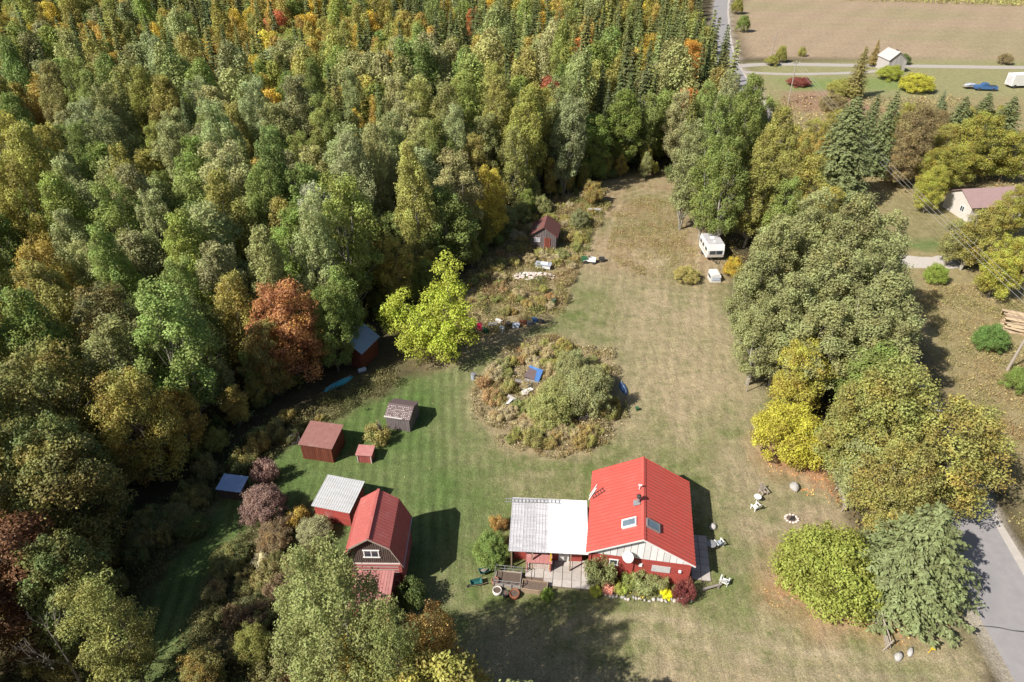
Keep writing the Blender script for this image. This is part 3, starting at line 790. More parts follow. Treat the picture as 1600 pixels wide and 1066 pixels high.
def window(r, c, w, h, face='y', frame='white_paint', glass='glass', bars=1, d=.06, s=-1, fw=.07):
    """framed window on the wall that faces -y (s=-1), +y, or -x/+x"""
    cx, cy, cz = c
    def bx(mb, u, v, du, dv, dep, off):
        if face == 'y': mb.box((cx + u, cy + s * off, cz + v), (du, dep, dv))
        else: mb.box((cx + s * off, cy + u, cz + v), (dep, du, dv))
    g = MB(); bx(g, 0, 0, w, h, .04, .012)
    go = g.build('window', glass, r)
    f = MB()
    bx(f, 0, h / 2, w + 2 * fw, fw, d, .03); bx(f, 0, -h / 2, w + 2 * fw + .04, fw, d + .03, .03)
    bx(f, -w / 2, 0, fw, h - fw, d, .03); bx(f, w / 2, 0, fw, h - fw, d, .03)
    for i in range(bars):
        bx(f, -w / 2 + w * (i + 1) / (bars + 1), 0, fw * .8, h - fw, d, .028)
    f.build('frame', frame, go)
    return go

# ---- the red-roofed house
house = root('house', (10.77, 38.31, 0), D(-8.8), 'low red-sided house with bright red metal gable roof and two skylights', 'house')
EW, EL, EZ, RZ = 4.28, 4.455, 2.95, 5.38          # half width and half length of the roof, eave and ridge heights
WX, WY = 3.9, 4.1
k_ = (RZ - EZ) / EW
zr = lambda x: RZ - .10 - abs(x) * k_
MB().prism([(-WX, -WY, -.12), (WX, -WY, -.12), (WX, -WY, zr(WX) - .02), (0, -WY, RZ - .12), (-WX, -WY, zr(WX) - .02)], (0, 2 * WY, 0)).build('wall', 'red_log', house)
sl = slope(house, 'roof_slope', (-EW, -EL, EZ), (-EW, EL, EZ), (0, EL, RZ), (0, -EL, RZ), .07, 'red_metal', .37)
sr = slope(house, 'roof_slope', (EW, EL, EZ), (EW, -EL, EZ), (0, -EL, RZ), (0, EL, RZ), .07, 'red_metal', .37)
cap = MB()
for s in (-1, 1): cap.slab([(0, -EL - .02, RZ + .055), (0, EL + .02, RZ + .055), (s * .2, EL + .02, RZ + .055 - .2 * k_), (s * .2, -EL - .02, RZ + .055 - .2 * k_)], .012)
cap.build('ridge_cap', 'red_metal', house)
for s in (-1, 1):
    MB().prism([(s * EW, -EL - .035, EZ - .16), (s * EW, -EL - .035, EZ - .01), (0, -EL - .035, RZ - .01), (0, -EL - .035, RZ - .18)], (0, .03, 0)).build('rake_board', 'white_paint', house)
MB().box((EW - .02, 0, EZ - .13), (.04, 2 * EL - .1, .1)).build('fascia_board', 'red_metal', house)
ZB = 2.62
nb = 15
for i in range(nb):                                # white upright boards of the gable
    a, b = -WX + .02 + (2 * WX - .04) * i / nb, -WX + .02 + (2 * WX - .04) * (i + 1) / nb - .035
    pts = [(a, -WY - .035, ZB), (b, -WY - .035, ZB), (b, -WY - .035, zr(b) - .03)] + ([(0, -WY - .035, zr(0) - .03)] if a < 0 < b else []) + [(a, -WY - .035, zr(a) - .03)]
    MB().prism(pts, (0, .033, 0)).build('gable_board', 'white_board', house)
pl = MB().box((0, 0, 0), (2 * WX + .06, .05, .235)).mesh('siding_log', 'red_log')
for i in range(10): inst('siding_log', pl, house, (0, -WY - .03, .14 + .25 * i))
ps = MB().box((0, 0, 0), (.05, 2 * WY, .235)).mesh('siding_log', 'red_log')
for i in range(11): inst('siding_log', ps, house, (WX + .028, 0, .14 + .25 * i))
for s in (-1, 1): MB().box((s * (WX + .02), -WY - .05, 1.4), (.2, .16, 2.7)).build('corner_post', 'red_log', house)
MB().box((-.55, -WY - .10, 1.5), (.22, .14, 2.5)).build('corner_post', 'red_log', house)
window(house, (-2.0, -WY - .06, 1.85), .62, .62, bars=0)
sg = MB().box((1.75, -WY - .085, 1.72), (1.45, .04, .72)).build('banner', 'worn_print', house); sg['label'] = 'faded white banner sheet on the wall'
MB().box((.12, -WY - .1, 1.95), (.26, .12, .34)).build('meter_box', 'white_paint', house)
MB().lathe((3.25, -WY - .1, 1.65), [(.02, 0), (.13, .02), (.14, .1), (.10, .2), (.03, .24)], 10).build('wall_lamp', 'white_paint', house)
dish = MB()
dn = Vector((-.35, -.75, .55)).normalized(); da = dn.orthogonal().normalized(); db = dn.cross(da); dc = Vector((-.95, -WY - .45, 3.2))
dish.add([dc + (da * math.cos(t) + db * math.sin(t)) * .46 * q + dn * (.10 * q * q) for q in (.02, .5, 1) for t in [i * math.pi / 9 for i in range(18)]],
         [(j * 18 + i, j * 18 + (i + 1) % 18, (j + 1) * 18 + (i + 1) % 18, (j + 1) * 18 + i) for j in range(2) for i in range(18)])
dish.tube((-.95, -WY - .05, 2.8), dc, .035); dish.tube(dc - db * .4, dc + dn * .5, .02)
dish.build('satellite_dish', 'white_paint', house)
# things on the roof
nL = dirw(house, Vector((-k_, 0, 1)).normalized()); nR = dirw(house, Vector((k_, 0, 1)).normalized())
pR = house.location + Vector((0, 0, RZ))
def roof_pt(px, py, left):
    return loc_of(house, on_plane(px, py, pR, nL if left else nR))
ang = math.atan(k_)
for (px, py), left in (((984, 818), True), ((1019.5, 822), False)):
    c = roof_pt(px, py, left); ry = -ang if left else ang
    n = Vector((-k_ if left else k_, 0, 1)).normalized()
    g = MB().box(c + n * .12, (1.05, .62, .04), (0, ry, 0)).build('skylight', 'sky_glass', house)
    f = MB(); R = Matrix.Rotation(ry, 3, 'Y')
    for dx, dy, sx, sy in ((0, .37, 1.25, .1), (0, -.37, 1.25, .1), (.575, 0, .1, .64), (-.575, 0, .1, .64)):
        f.box(c + R @ Vector((dx, dy, .09)), (sx, sy, .18), (0, ry, 0))
    f.build('frame', 'white_paint' if left else 'grey_metal', g)
c = roof_pt(997, 786, True)
st = MB().lathe((c.x, c.y, c.z - .1), [(.13, 0), (.13, .85)], 12).build('chimney', 'grey_metal', house)
MB().lathe((c.x, c.y, c.z - .1), [(.19, .78), (.20, .95), (.06, 1.05)], 12).build('chimney_cap', 'black_metal', st)
MB().box(c + Vector((-.1, 0, .05)), (.62, .6, .03), (0, -ang, 0)).build('flashing', 'grey_metal', st)
c = roof_pt(999, 765, True)
MB().tube(c, c + Vector((0, 0, .5)), .05).box(c + Vector((.02, 0, .52)), (.3, .12, .1)).build('roof_vent', 'white_paint', house)
a0, a1 = roof_pt(925, 778, True), roof_pt(945, 765, True)
d_ = (a1 - a0).normalized(); nn = Vector((-k_, 0, 1)).normalized(); sd = d_.cross(nn) * .22
lad = root('roof_ladder', house.location, house.rotation_euler[2], 'short dark ladder lying flat on the red roof slope', 'ladder')
for s in (-1, 1): MB().path([a0 + sd * s + nn * .075, a1 + sd * s + nn * .075], .03).build('ladder_rail', 'black_metal', lad)
for i in range(5):
    q = lerp(a0, a1, .1 + .2 * i) + nn * .075; MB().path([q - sd, q + sd], .02).build('rung', 'black_metal', lad)
g0 = house.matrix_basis @ (roof_pt(921, 779, True) + nn * .08); g1 = house.matrix_basis @ (roof_pt(933, 761, True) + nn * .08)
lad = root('white_ladder', (0, 0, 0), 0, 'short white ladder lying on the red roof edge behind the dark one', 'ladder')
sd = Vector((.05, .22, 0))
for s in (-1, 1): MB().path([g0 + sd * s, g1 + sd * s], .035).build('ladder_rail', 'white_paint', lad)
for i in range(6):
    q = lerp(g0, g1, .06 + .17 * i); MB().path([q - sd, q + sd], .02).build('rung', 'white_paint', lad)

# ---- the low white-roofed wing
wing = root('wing', (3.0, 37.55, 0), D(-3.5), 'low wing with weathered silver and bright white sheet roof against the house', 'house')
wf, wb = 2.45, 2.85
def wz(y): return wf + (wb - wf) * (y + 2.62) / 5.24
MB().prism([(-2.75, -1.5, -.12), (2.9, -1.5, -.12), (2.9, -1.5, wz(-1.5) - .06), (-2.75, -1.5, wz(-1.5) - .06)], (0, 3.9, 0)).build('wall', 'red_log', wing)
xs = [-3.1, -2.05, -1.0, .02, 1.15, 2.28, 3.28]
for i in range(6):
    a, b = xs[i], xs[i + 1] - .012
    dz = .004 * (i % 2)
    y0 = -2.62 - (.03 if i < 3 else .0); y1 = 2.66
    slope(wing, 'roof_sheet', (a, y0, wz(y0) + dz), (b, y0, wz(y0) + dz), (b, y1, wz(y1) + dz), (a, y1, wz(y1) + dz), .035, 'dull_galvanised' if i < 3 else 'white_metal', .24 if i < 3 else .45, rh=.022)
for x in (-2.9, -1.2, .3, 1.9): MB().box((x, -2.45, wf / 2 - .12), (.11, .11, wf - .02)).build('porch_post', 'yellow_paint' if x == .3 else 'raw_wood', wing)
MB().box((.1, -2.5, wf - .10), (6.2, .08, .14)).build('porch_beam', 'grey_wood', wing)
dr = MB().box((1.4, -1.53, .98), (.86, .05, 1.98)).build('door', 'white_paint', wing)
MB().box((1.4, -1.565, 1.35), (.5, .02, .75)).build('door_window', 'glass', dr)
window(wing, (-.4, -1.52, 1.45), 1.1, .8)
window(wing, (-2.76, .6, 1.5), .9, .7, face='x')
lad = root('flat_ladder', wing.location, wing.rotation_euler[2], 'long aluminium ladder lying along the back edge of the silver roof', 'ladder')
z_ = wz(2.3) + .075
for s in (-1, 1): MB().path([(-3.75, 2.25 + .17 * s, z_ - .0), (1.05, 2.36 + .17 * s, z_ + .02)], .03).build('ladder_rail', 'grey_metal', lad)
for i in range(15): 
    x = -3.6 + .32 * i; y = 2.25 + .0229 * (x + 3.75); MB().path([(x, y - .17, z_), (x, y + .17, z_)], .022).build('rung', 'grey_metal', lad)
# small red-roofed wood shelter on the patio
sh = root('wood_shelter', P(842, 884), D(-4), 'little open shelter with faded red roof holding stacked firewood by the porch', 'shelter')
slope(sh, 'roof_sheet', (-1.05, -.62, 1.15), (1.05, -.62, 1.15), (1.05, .62, 1.5), (-1.05, .62, 1.5), .03, 'faded_red_roof', .3, rh=.02)
for x in (-.95, .95):
    for y, h in ((-.52, 1.12), (.52, 1.42)): MB().box((x, y, h / 2 - .08), (.09, .09, h + .02)).build('post', 'old_red_log', sh)
MB().box((0, .1, .1), (1.9, .9, .06)).build('shelf', 'raw_wood', sh)
fw = MB().tube((0, -.42, 0), (0, .42, 0), .085, .075, 7).mesh('log', 'pink_stone')
for r_ in range(4):
    for i in range(10):
        p = Vector(sh.location) + Matrix.Rotation(D(-4), 3, 'Z') @ Vector((-.8 + .175 * i + .05 * (r_ % 2), .02, .22 + .155 * r_))
        tag(inst('firewood_log', fw, None, p, (0, random.uniform(0, 3), D(-4))), 'short split log stacked in the red-roofed shelter', 'log', 'firewood in the shelter')
# patio pavers
pv = [MB().prism([(-.36, -.36, 0), (.36, -.36, 0), (.36, .36, 0), (-.36, .36, 0)], (0, 0, .06)).mesh('paver', 'concrete') for _ in range(1)][0]
pat = MB().prism([(-.02, -.02, -.08), (6.3, -.02, -.08), (6.3, 2.72, -.08), (-.02, 2.72, -.08)], (0, 0, .055)).build('patio', 'soil', None, (.95, 33.75, 0), D(-6))
tag(pat, 'pale square concrete paver patio before the wing', kind='structure')
for i in range(8):
    for j in range(4):
        if (i, j) in ((0, 0), (1, 0), (7, 3)): continue
        inst('paver', pv, pat, (.4 + .765 * i, .38 + .67 * j * 1.0, -.02 + random.uniform(0, .012)), (0, 0, D(random.uniform(-1.5, 1.5))), (1, .9, 1))
ep = MB().box((0, 0, -.04), (1.55, 4.6, .06)).build('side_path', 'soil', None, (15.75, 36.35, 0), D(-8.8))
tag(ep, 'pale concrete paver path along the shaded house side', kind='structure')
for i in range(2):
    for j in range(6): inst('paver', pv, ep, (-.38 + .765 * i, -1.9 + .765 * j, -.008 + random.uniform(0, .01)), (0, 0, D(random.uniform(-1, 1))))

# ---- the gambrel barn
barn = root('barn', (-10.85, 35.75, 0), D(-.7), 'red gambrel-roofed log barn with white-framed loft window', 'barn')
BL, BE, BK = 2.48, 2.42, 1.56
EZb, KZb, RZb = 2.95, 5.12, 6.22
slope(barn, 'lower_roof', (-BE, -BL, EZb), (-BE, BL, EZb), (-BK, BL, KZb), (-BK, -BL, KZb), .06, 'barn_red', .4, rh=.015, rw=.03)
slope(barn, 'upper_roof', (-BK, -BL, KZb), (-BK, BL, KZb), (0, BL, RZb), (0, -BL, RZb), .06, 'barn_red', .4, rh=.015, rw=.03)
slope(barn, 'upper_roof', (BK, BL, KZb), (BK, -BL, KZb), (0, -BL, RZb), (0, BL, RZb), .06, 'barn_red', .28, rh=.02, rw=.04)
slope(barn, 'lower_roof', (BE, BL, EZb), (BE, -BL, EZb), (BK, -BL, KZb), (BK, BL, KZb), .06, 'barn_red', .28, rh=.02, rw=.04)
MB().box((0, 0, RZb + .02), (.22, 2 * BL + .03, .04)).build('ridge_cap', 'barn_red', barn)
MB().box((BE + .01, 0, EZb - .06), (.07, 2 * BL, .1)).build('gutter', 'grey_blue', barn)
for s in (-1, 1):
    MB().prism([(s * BE, -BL - .03, EZb - .12), (s * BE, -BL - .03, EZb), (s * BK, -BL - .03, KZb), (s * (BK - .05), -BL - .03, KZb - .14)], (0, .028, 0)).build('rake_board', 'grey_wood', barn)
    MB().prism([(s * BK, -BL - .033, KZb), (0, -BL - .033, RZb), (0, -BL - .033, RZb - .14), (s * (BK - .05), -BL - .033, KZb - .14)], (0, .028, 0)).build('rake_board', 'grey_wood', barn)
def bz(x):
    x = abs(x); return (RZb - (RZb - KZb) * x / BK if x < BK else KZb - (KZb - EZb) * (x - BK) / (BE - BK)) - .09
fy = -BL + .28
MB().prism([(-2.12, fy + .03, -.12), (2.12, fy + .03, -.12), (2.12, fy + .03, bz(2.12)), (BK, fy + .03, bz(BK)), (0, fy + .03, bz(0)), (-BK, fy + .03, bz(BK)), (-2.12, fy + .03, bz(2.12))], (0, 2 * (BL - .31), 0)).build('wall', 'dark_board', barn)
boards(barn, 'loft_board', -2.1, 2.1, fy, 3.02, bz, 26, .028, 'dark_board', .30, jag=.02)
lg = MB().tube((-2.25, 0, 0), (2.25, 0, 0), .15, .15, 8).mesh('wall_log', 'old_red_log')
ch = MB().box((0, 0, 0), (4.3, .1, .10)).mesh('chinking', 'chinking')
for i in range(9):
    inst('wall_log', lg, barn, (0, fy - .02, .12 + .34 * i)); inst('chinking', ch, barn, (0, fy - .085, .29 + .34 * i))
ls = MB().tube((0, -2.35, 0), (0, 2.2, 0), .15, .15, 8).mesh('wall_log', 'old_red_log')
for i in range(8):
    inst('wall_log', ls, barn, (2.13, 0, .30 + .34 * i)); inst('wall_log', ls, barn, (-2.13, 0, .30 + .34 * i))
w_ = window(barn, (.02, fy - .01, 4.15), 1.12, .80, bars=1, fw=.09)
lean = root('lean_to_shed', (-10.55, 31.15, 0), D(-.7), 'low shed with faded pinkish red board roof before the barn gable', 'shed')
MB().box((0, 0, 1.35), (2.7, 2.9, 2.95)).build('wall', 'old_red_log', lean)
n_ = 13
for i in range(n_):
    a = -1.5 + 3.0 * i / n_; MB().slab([(a, -1.62, 2.98), (a + 3.0 / n_ - .02, -1.62, 2.98), (a + 3.0 / n_ - .02, 1.6, 3.16), (a, 1.6, 3.16)], .03).build('roof_board', 'faded_red_roof', lean)
boards(lean, 'wall_board', -1.34, 1.34, -1.49, -.1, 2.86, 12, .03, 'old_red_log')

# ---- sheds
def pent_shed(name, loc, rz, w, d, zf, zb, roofmat, wallmat, label, log=False, rib=.3, nb=12, ov=.2, sheets=1):
    r = root(name, loc, rz, label, 'shed')
    z = lambda y: zf + (zb - zf) * (y + d / 2) / d - .05
    W, Dp = w / 2 - ov, d / 2 - ov
    MB().prism([(-W, -Dp, -.12), (-W, Dp, -.12), (-W, Dp, z(Dp)), (-W, -Dp, z(-Dp))], (2 * W, 0, 0)).build('wall', wallmat, r)
    for i in range(sheets):
        a, b = -w / 2 + w * i / sheets, -w / 2 + w * (i + 1) / sheets - .01
        slope(r, 'roof_sheet', (a, -d / 2, zf), (b, -d / 2, zf), (b, d / 2, zb), (a, d / 2, zb), .05, roofmat, rib, rh=.02)
    if log:
        n = int((z(-Dp) - .02) / .24)
        lm = MB().box((0, 0, 0), (2 * W + .1, .05, .21)).mesh('wall_log', wallmat)
        lm2 = MB().box((0, 0, 0), (.05, 2 * Dp - .02, .21)).mesh('wall_log', wallmat)
        for i in range(n):
            inst('wall_log', lm, r, (0, -Dp - .027, .1 + .24 * i)); inst('wall_log', lm2, r, (W + .027, 0, .1 + .24 * i))
    else:
        boards(r, 'wall_board', -W, W, -Dp - .032, -.1, z(-Dp), nb, .03, wallmat)
        boards(r, 'wall_board', -Dp, Dp, W + .002, -.1, z, max(4, int(nb * Dp / W)), .03, wallmat, axis_='y')
    return r
sA = pent_shed('log_shed', (-15.33, 41.46, 0), D(-13.5), 3.6, 3.4, 1.95, 2.35, 'galvanised', 'red_log', 'red log shed with a wide pale silver sheet roof beside the barn', log=True, sheets=1, rib=.22)
MB().box((-.35, -1.54, .75), (.8, .03, 1.45)).build('door', 'old_red_log', sA)
sB = pent_shed('board_shed', (-18.6, 49.0, 0), D(-11), 3.5, 3.06, 1.95, 2.35, 'brown_shingle', 'brown_board', 'dark brown board shed with flat reddish brown roof', rib=0, nb=16, ov=.16)
sC = root('well_house', (-14.24, 47.93, 0), D(-6), 'knee-high red box hut with crumbling pinkish top', 'hut')
MB().box((0, 0, .42), (1.35, 1.05, 1.08)).build('wall', 'old_red_log', sC)
boards(sC, 'wall_board', -.67, .67, -.56, -.1, .96, 7, .03, 'old_red_log')
MB().slab([(-.82, -.68, 1.02), (.82, -.68, 1.02), (.82, .66, 1.16), (-.82, .66, 1.16)], .06).build('roof_sheet', 'faded_red_roof', sC)
for s in (-1, 1): MB().box((s * .66, -.57, .45), (.09, .06, 1.0)).build('corner_board', 'chinking', sC)
sD = root('shingled_shed', (-11.35, 53.35, 0), D(-12), 'small weathered grey board shed with lichen-spotted shingle roof', 'shed')
hw, hd, ez, rz_ = 1.37, 1.5, 1.62, 2.25
MB().prism([(-hw + .12, -hd + .15, -.12), (-hw + .12, hd - .15, -.12), (-hw + .12, hd - .15, ez), (-hw + .12, 0, rz_ - .08), (-hw + .12, -hd + .15, ez)], (2 * hw - .24, 0, 0)).build('wall', 'dark_board', sD)
boards(sD, 'wall_board', -hw + .12, hw - .12, -hd + .115, -.1, ez, 13, .03, 'grey_board')
boards(sD, 'wall_board', -hd + .15, hd - .15, hw - .118, -.1, lambda y: rz_ - .06 - abs(y) * (rz_ - ez) / hd, 12, .03, 'grey_board', axis_='y')
MB().slab([(-hw, -hd, ez), (hw, -hd, ez), (hw, 0, rz_), (-hw, 0, rz_)], .05).build('roof_slope', 'grey_shingle', sD)
MB().slab([(-hw, hd, ez), (hw, hd, ez), (hw, 0, rz_), (-hw, 0, rz_)], .05).build('roof_slope', 'grey_shingle', sD)
ta = math.atan((rz_ - ez) / hd); patch = []
mbl = MB()
for j in range(8):                                 # rows of pale lichen on the shingle butts
    for i in range(13):
        if random.random() < .80:
            x = -hw + .1 + (2 * hw - .2) * (i + .5 * (j % 2)) / 12.6; y = -hd + .06 + j * .17
            z = ez + (y + hd) * (rz_ - ez) / hd + .008
            mbl.box((x, y, z), (random.uniform(.07, .14), random.uniform(.05, .10), .02), (ta, 0, random.uniform(-.4, .4)))
lo = mbl.build('lichen_spots', 'lichen', sD); lo['kind'] = 'stuff'
MB().slab([(-hw - .03, -hd - .03, ez + .018), (hw * .4, -hd - .03, ez + .018), (hw * .4, -hd + .09, ez + .07), (-hw - .03, -hd + .12, ez + .085)], .02).build('eave_strip', 'lichen', sD)
sE = pent_shed('small_shed', tuple(P(363, 755, 1.25)[:2]) + (0,), D(-9), 2.4, 1.75, 1.15, 1.4, 'sky_tinted_sheet', 'dark_board', 'low hut in tree shade under a flat sheet roof tinted with reflected sky blue', nb=8, ov=.15, rib=.25)
sF = root('forest_shed', (-18.05, 64.45, 0), D(-23), 'board shed with blue-grey metal gable roof at the forest edge', 'shed')
MB().prism([(-1.75, -1.65, -.12), (1.75, -1.65, -.12), (1.75, -1.65, 2.45), (0, -1.65, 3.5), (-1.75, -1.65, 2.45)], (0, 3.3, 0)).build('wall', 'brown_board', sF)
boards(sF, 'wall_board', -1.75, 1.75, -1.685, -.1, lambda x: 3.5 - abs(x) * .6, 12, .03, 'brown_board')
slope(sF, 'roof_slope', (2.05, 1.9, 2.32), (2.05, -1.9, 2.32), (0, -1.9, 3.6), (0, 1.9, 3.6), .05, 'blue_metal', .25, rh=.025)
slope(sF, 'roof_slope', (-2.05, -1.9, 2.32), (-2.05, 1.9, 2.32), (0, 1.9, 3.6), (0, -1.9, 3.6), .05, 'blue_metal', .25, rh=.025)
MB().box((-.3, -1.70, .95), (.9, .03, 1.9)).build('door', 'dark_board', sF)

# ---- the old cabin
cb = root('cabin', (5.03, 93.5, 0), D(-9.6), 'weathered grey plank cabin with worn reddish shingle gable roof', 'cabin')
cw, cd, ce, cr = 1.85, 1.9, 2.35, 3.75
MB().prism([(-cw, -cd, -.12), (cw, -cd, -.12), (cw, -cd, ce), (0, -cd, cr - .1), (-cw, -cd, ce)], (0, 2 * cd, 0)).build('wall', 'dark_board', cb)
boards(cb, 'wall_board', -cw, cw, -cd - .035, -.1, lambda x: cr - .1 - abs(x) * (cr - .1 - ce) / cw, 15, .03, 'grey_board', .2)
boards(cb, 'wall_board', -cd, cd, cw + .003, -.1, ce, 14, .03, 'grey_board', .2, axis_='y')
kk = (cr - ce + .12) / (cw + .3)
for s in (-1, 1):
    ro = MB().slab([(s * (cw + .3), -cd - .3, cr - (cw + .3) * kk), (s * (cw + .3), cd + .3, cr - (cw + .3) * kk), (0, cd + .3, cr), (0, -cd - .3, cr)], .07).build('roof_slope', 'red_shingle', cb)
    if s < 0:
        hb = MB().box((-1.2, -.6, cr - 1.2 * kk + .015), (.9, 1.6, .03), (0, -math.atan(kk), .1)).build('bare_patch', 'dark_board', ro)
dd_ = MB().box((.55, -cd - .06, .98), (.85, .05, 1.95)).build('door', 'brown_board', cb)
for dx in (-.4, .4): MB().box((.55 + dx, -cd - .075, .98), (.09, .06, 2.02)).build('door_frame', 'old_red_log', cb)
window(cb, (-.95, -cd - .05, 1.55), .85, .65, frame='chinking', glass='grey_blue', bars=1)

# ---- the camper and the white truck cap
ct = root('camper_trailer', (29.35, 90.0, 0), D(2.5), 'boxy white camping trailer with grimy roof parked at the clearing edge', 'trailer')
tw, tl = 1.2, 2.15
prof = [(-tl, .75), (-tl, 1.75), (-tl + .28, 2.52), (tl - .25, 2.52), (tl, 1.9), (tl, .7), (tl - .3, .48), (-tl + .25, .48)]
MB().prism([(-tw, y, z) for y, z in prof], (2 * tw, 0, 0)).build('body', 'trailer_white', ct)
MB().box((0, .05, 2.535), (2 * tw - .12, 2 * tl - .75, .02)).build('roof_sheet', 'dull_galvanised', ct)
MB().box((0, .35, 2.60), (.5, .5, .12)).build('roof_vent', 'white_paint', ct)
MB().box((0, -.9, 2.59), (.36, .36, .10)).build('roof_vent', 'white_paint', ct)
for s in (-1, 1):
    MB().box((s * .5, -tl - .012, 1.42), (.78, .04, .52)).build('window', 'glass', ct)
MB().box((0, -tl - .01, 1.42), (1.9, .03, .62)).build('window_frame', 'grey_metal', ct)
MB().box((0, -tl - .008, .93), (2 * tw - .04, .02, .12)).build('stripe', 'trailer_tan', ct)
for y in (-1.2, .2, 1.4): MB().box((-tw - .012, y, 1.62), (.03, .8, .5)).build('window', 'glass', ct)
MB().box((-tw - .01, 0, 1.05), (.02, 2 * tl - .4, .14)).build('stripe', 'trailer_tan', ct)
MB().box((tw + .012, .2, 1.35), (.03, .65, 1.65)).build('door', 'trailer_white', ct)
for s in (-1, 1):
    MB().tube((s * (tw - .2), .3, .3), (s * (tw - .02), .3, .3), .34, .34, 14).build('wheel', 'black_rubber', ct)
MB().box((0, .3, .42), (2 * tw - .3, .12, .1)).box((0, 0, .5), (1.6, 3.8, .08)).build('chassis', 'black_metal', ct)
MB().path([(-.6, -tl + .1, .42), (0, -tl - 1.1, .42), (.6, -tl + .1, .42)], .045).path([(0, -tl - .8, .42), (0, -tl - .8, -.05)], .04).build('tow_bar', 'black_metal', ct)
tcap = root('truck_topper', (28.15, 82.75, 0), D(2), 'small white fibreglass truck cap set on the ground near the camper', 'truck cap')
MB().prism([(-.72, -.85, -.08), (.72, -.85, -.08), (.66, -.78, .95), (.52, -.72, 1.12), (-.52, -.72, 1.12), (-.66, -.78, .95)], (0, 1.6, 0)).build('shell', 'trailer_white', tcap)
MB().box((0, -.865, .5), (1.1, .03, .45), (-.07, 0, 0)).build('rear_window', 'grey_blue', tcap)
for y in (-.45, 0, .45): MB().box((0, y, 1.135), (1.0, .05, .03)).build('roof_rib', 'white_paint', tcap)
MB().box((-.70, .0, .55), (.03, 1.1, .32), (0, .06, 0)).build('side_window', 'glass', tcap)

# ---- beyond the road
nh = root('neighbour_house', (77.5, 104.6, 0), D(7), 'white-sided house with low mauve-brown shingle roof behind the trees', 'house')
MB().prism([(-4.6, -3.1, -.12), (-4.6, 3.1, -.12), (-4.6, 3.1, 2.75), (-4.6, 0, 4.25), (-4.6, -3.1, 2.75)], (9.2, 0, 0)).build('wall', 'white_stone', nh)
for s in (-1, 1): MB().slab([(-5.0, s * 3.55, 2.62), (5.0, s * 3.55, 2.62), (5.0, 0, 4.4), (-5.0, 0, 4.4)], .1).build('roof_slope', 'mauve_shingle', nh)
for x in (-2.6, .2, 2.9): window(nh, (x, -3.11, 1.5), 1.1, .9)
window(nh, (-4.61, -1.2, 1.5), .9, .9, face='x')
MB().box((1.6, -3.12, .95), (.9, .05, 1.95)).build('door', 'red_log', nh)
ob = root('derelict_barn', (104.6, 198.0, 0), D(4), 'derelict grey wooden barn with silvery sagging roof by the gravel lane', 'barn'); ob.scale = (.85, .85, .85)
MB().prism([(-2.9, -3.5, -.12), (2.9, -3.5, -.12), (2.9, -3.5, 3.6), (-.4, -3.5, 6.2), (-2.9, -3.5, 4.0)], (0, 7, 0)).build('wall', 'lichen', ob)
boards(ob, 'wall_board', -2.9, 2.9, -3.55, -.1, lambda x: (6.2 - (x + .4) * 2.6 / 3.3 if x > -.4 else 6.2 - (-.4 - x) * .88) - .12, 11, .04, 'lichen', .1)
MB().slab([(3.3, -3.9, 3.3), (3.3, 3.8, 3.4), (-.4, 3.7, 6.15), (-.4, -3.9, 6.32)], .1).build('roof_slope', 'lichen', ob)
MB().slab([(-3.3, -3.9, 3.7), (-3.3, 3.8, 3.7), (-.4, 3.7, 6.15), (-.4, -3.9, 6.32)], .1).build('roof_slope', 'lichen', ob)
for dx, dz in ((-.3, 6.25), (.1, 6.05)): MB().box((dx, -1.5, dz), (.35, .35, .5)).build('chimney_stub', 'black_metal', ob)
MB().box((.9, -3.58, 1.3), (1.1, .06, 1.3)).build('door', 'dark_board', ob)
bt = root('box_trailer', P(1592, 138), D(8), 'big white box trailer parked on the far grass', 'trailer')
MB().box((.4, 1.2, 1.95), (5.6, 2.5, 2.7)).build('body', 'trailer_white', bt)
MB().box((-2.42, 1.2, 1.8), (.04, 2.1, 2.2)).build('rear_door', 'dull_galvanised', bt)
for x in (-1.4, 1.9):
    for y in (.1, 2.2): MB().tube((x, y - .15, .45), (x, y + .15, .45), .47, .47, 12).build('wheel', 'black_rubber', bt)
MB().box((.3, 1.2, .55), (5.2, 1.4, .16)).build('chassis', 'black_metal', bt)

# ------------------------------------------------------------------ smaller things about the yard
def adirondack(px, py, rz, mat, label, seatmat=None):
    p = onground(px, py)
    r = root('garden_chair', p, D(rz), label, 'chair', 'white garden chairs')
    r.scale = (.88, .88, .88)
    for i in range(4): MB().box((0, -.22 + .13 * i, .36 - .03 * i), (.56, .11, .025), (-.2, 0, 0)).build('seat_slat', seatmat or mat, r)
    for i in range(5): MB().box((-.22 + .11 * i, .36, .68 + .04 * (2 - abs(i - 2))), (.095, .025, .8), (-.38, 0, 0)).build('back_slat', seatmat or mat, r)
    for s in (-1, 1):
        MB().box((s * .36, -.02, .58), (.12, .72, .03)).build('armrest', mat, r)
        MB().box((s * .33, -.28, .24), (.05, .10, .66)).build('leg', mat, r)
        MB().box((s * .33, .24, .24), (.05, .10, .66)).build('leg', mat, r)
    return r
adirondack(1123, 852, 200, 'white_paint', 'white slatted garden chair standing beside the shaded house wall', 'grey_blue')
adirondack(1131, 911, 150, 'white_paint', 'white slatted garden chair planted with yellow flowers at the path end')
adirondack(1180, 795, 210, 'white_paint', 'white slatted garden chair facing the little round lawn table')
adirondack(1192, 771, 20, 'grey_wood', 'greyed wooden garden chair behind the little round lawn table')
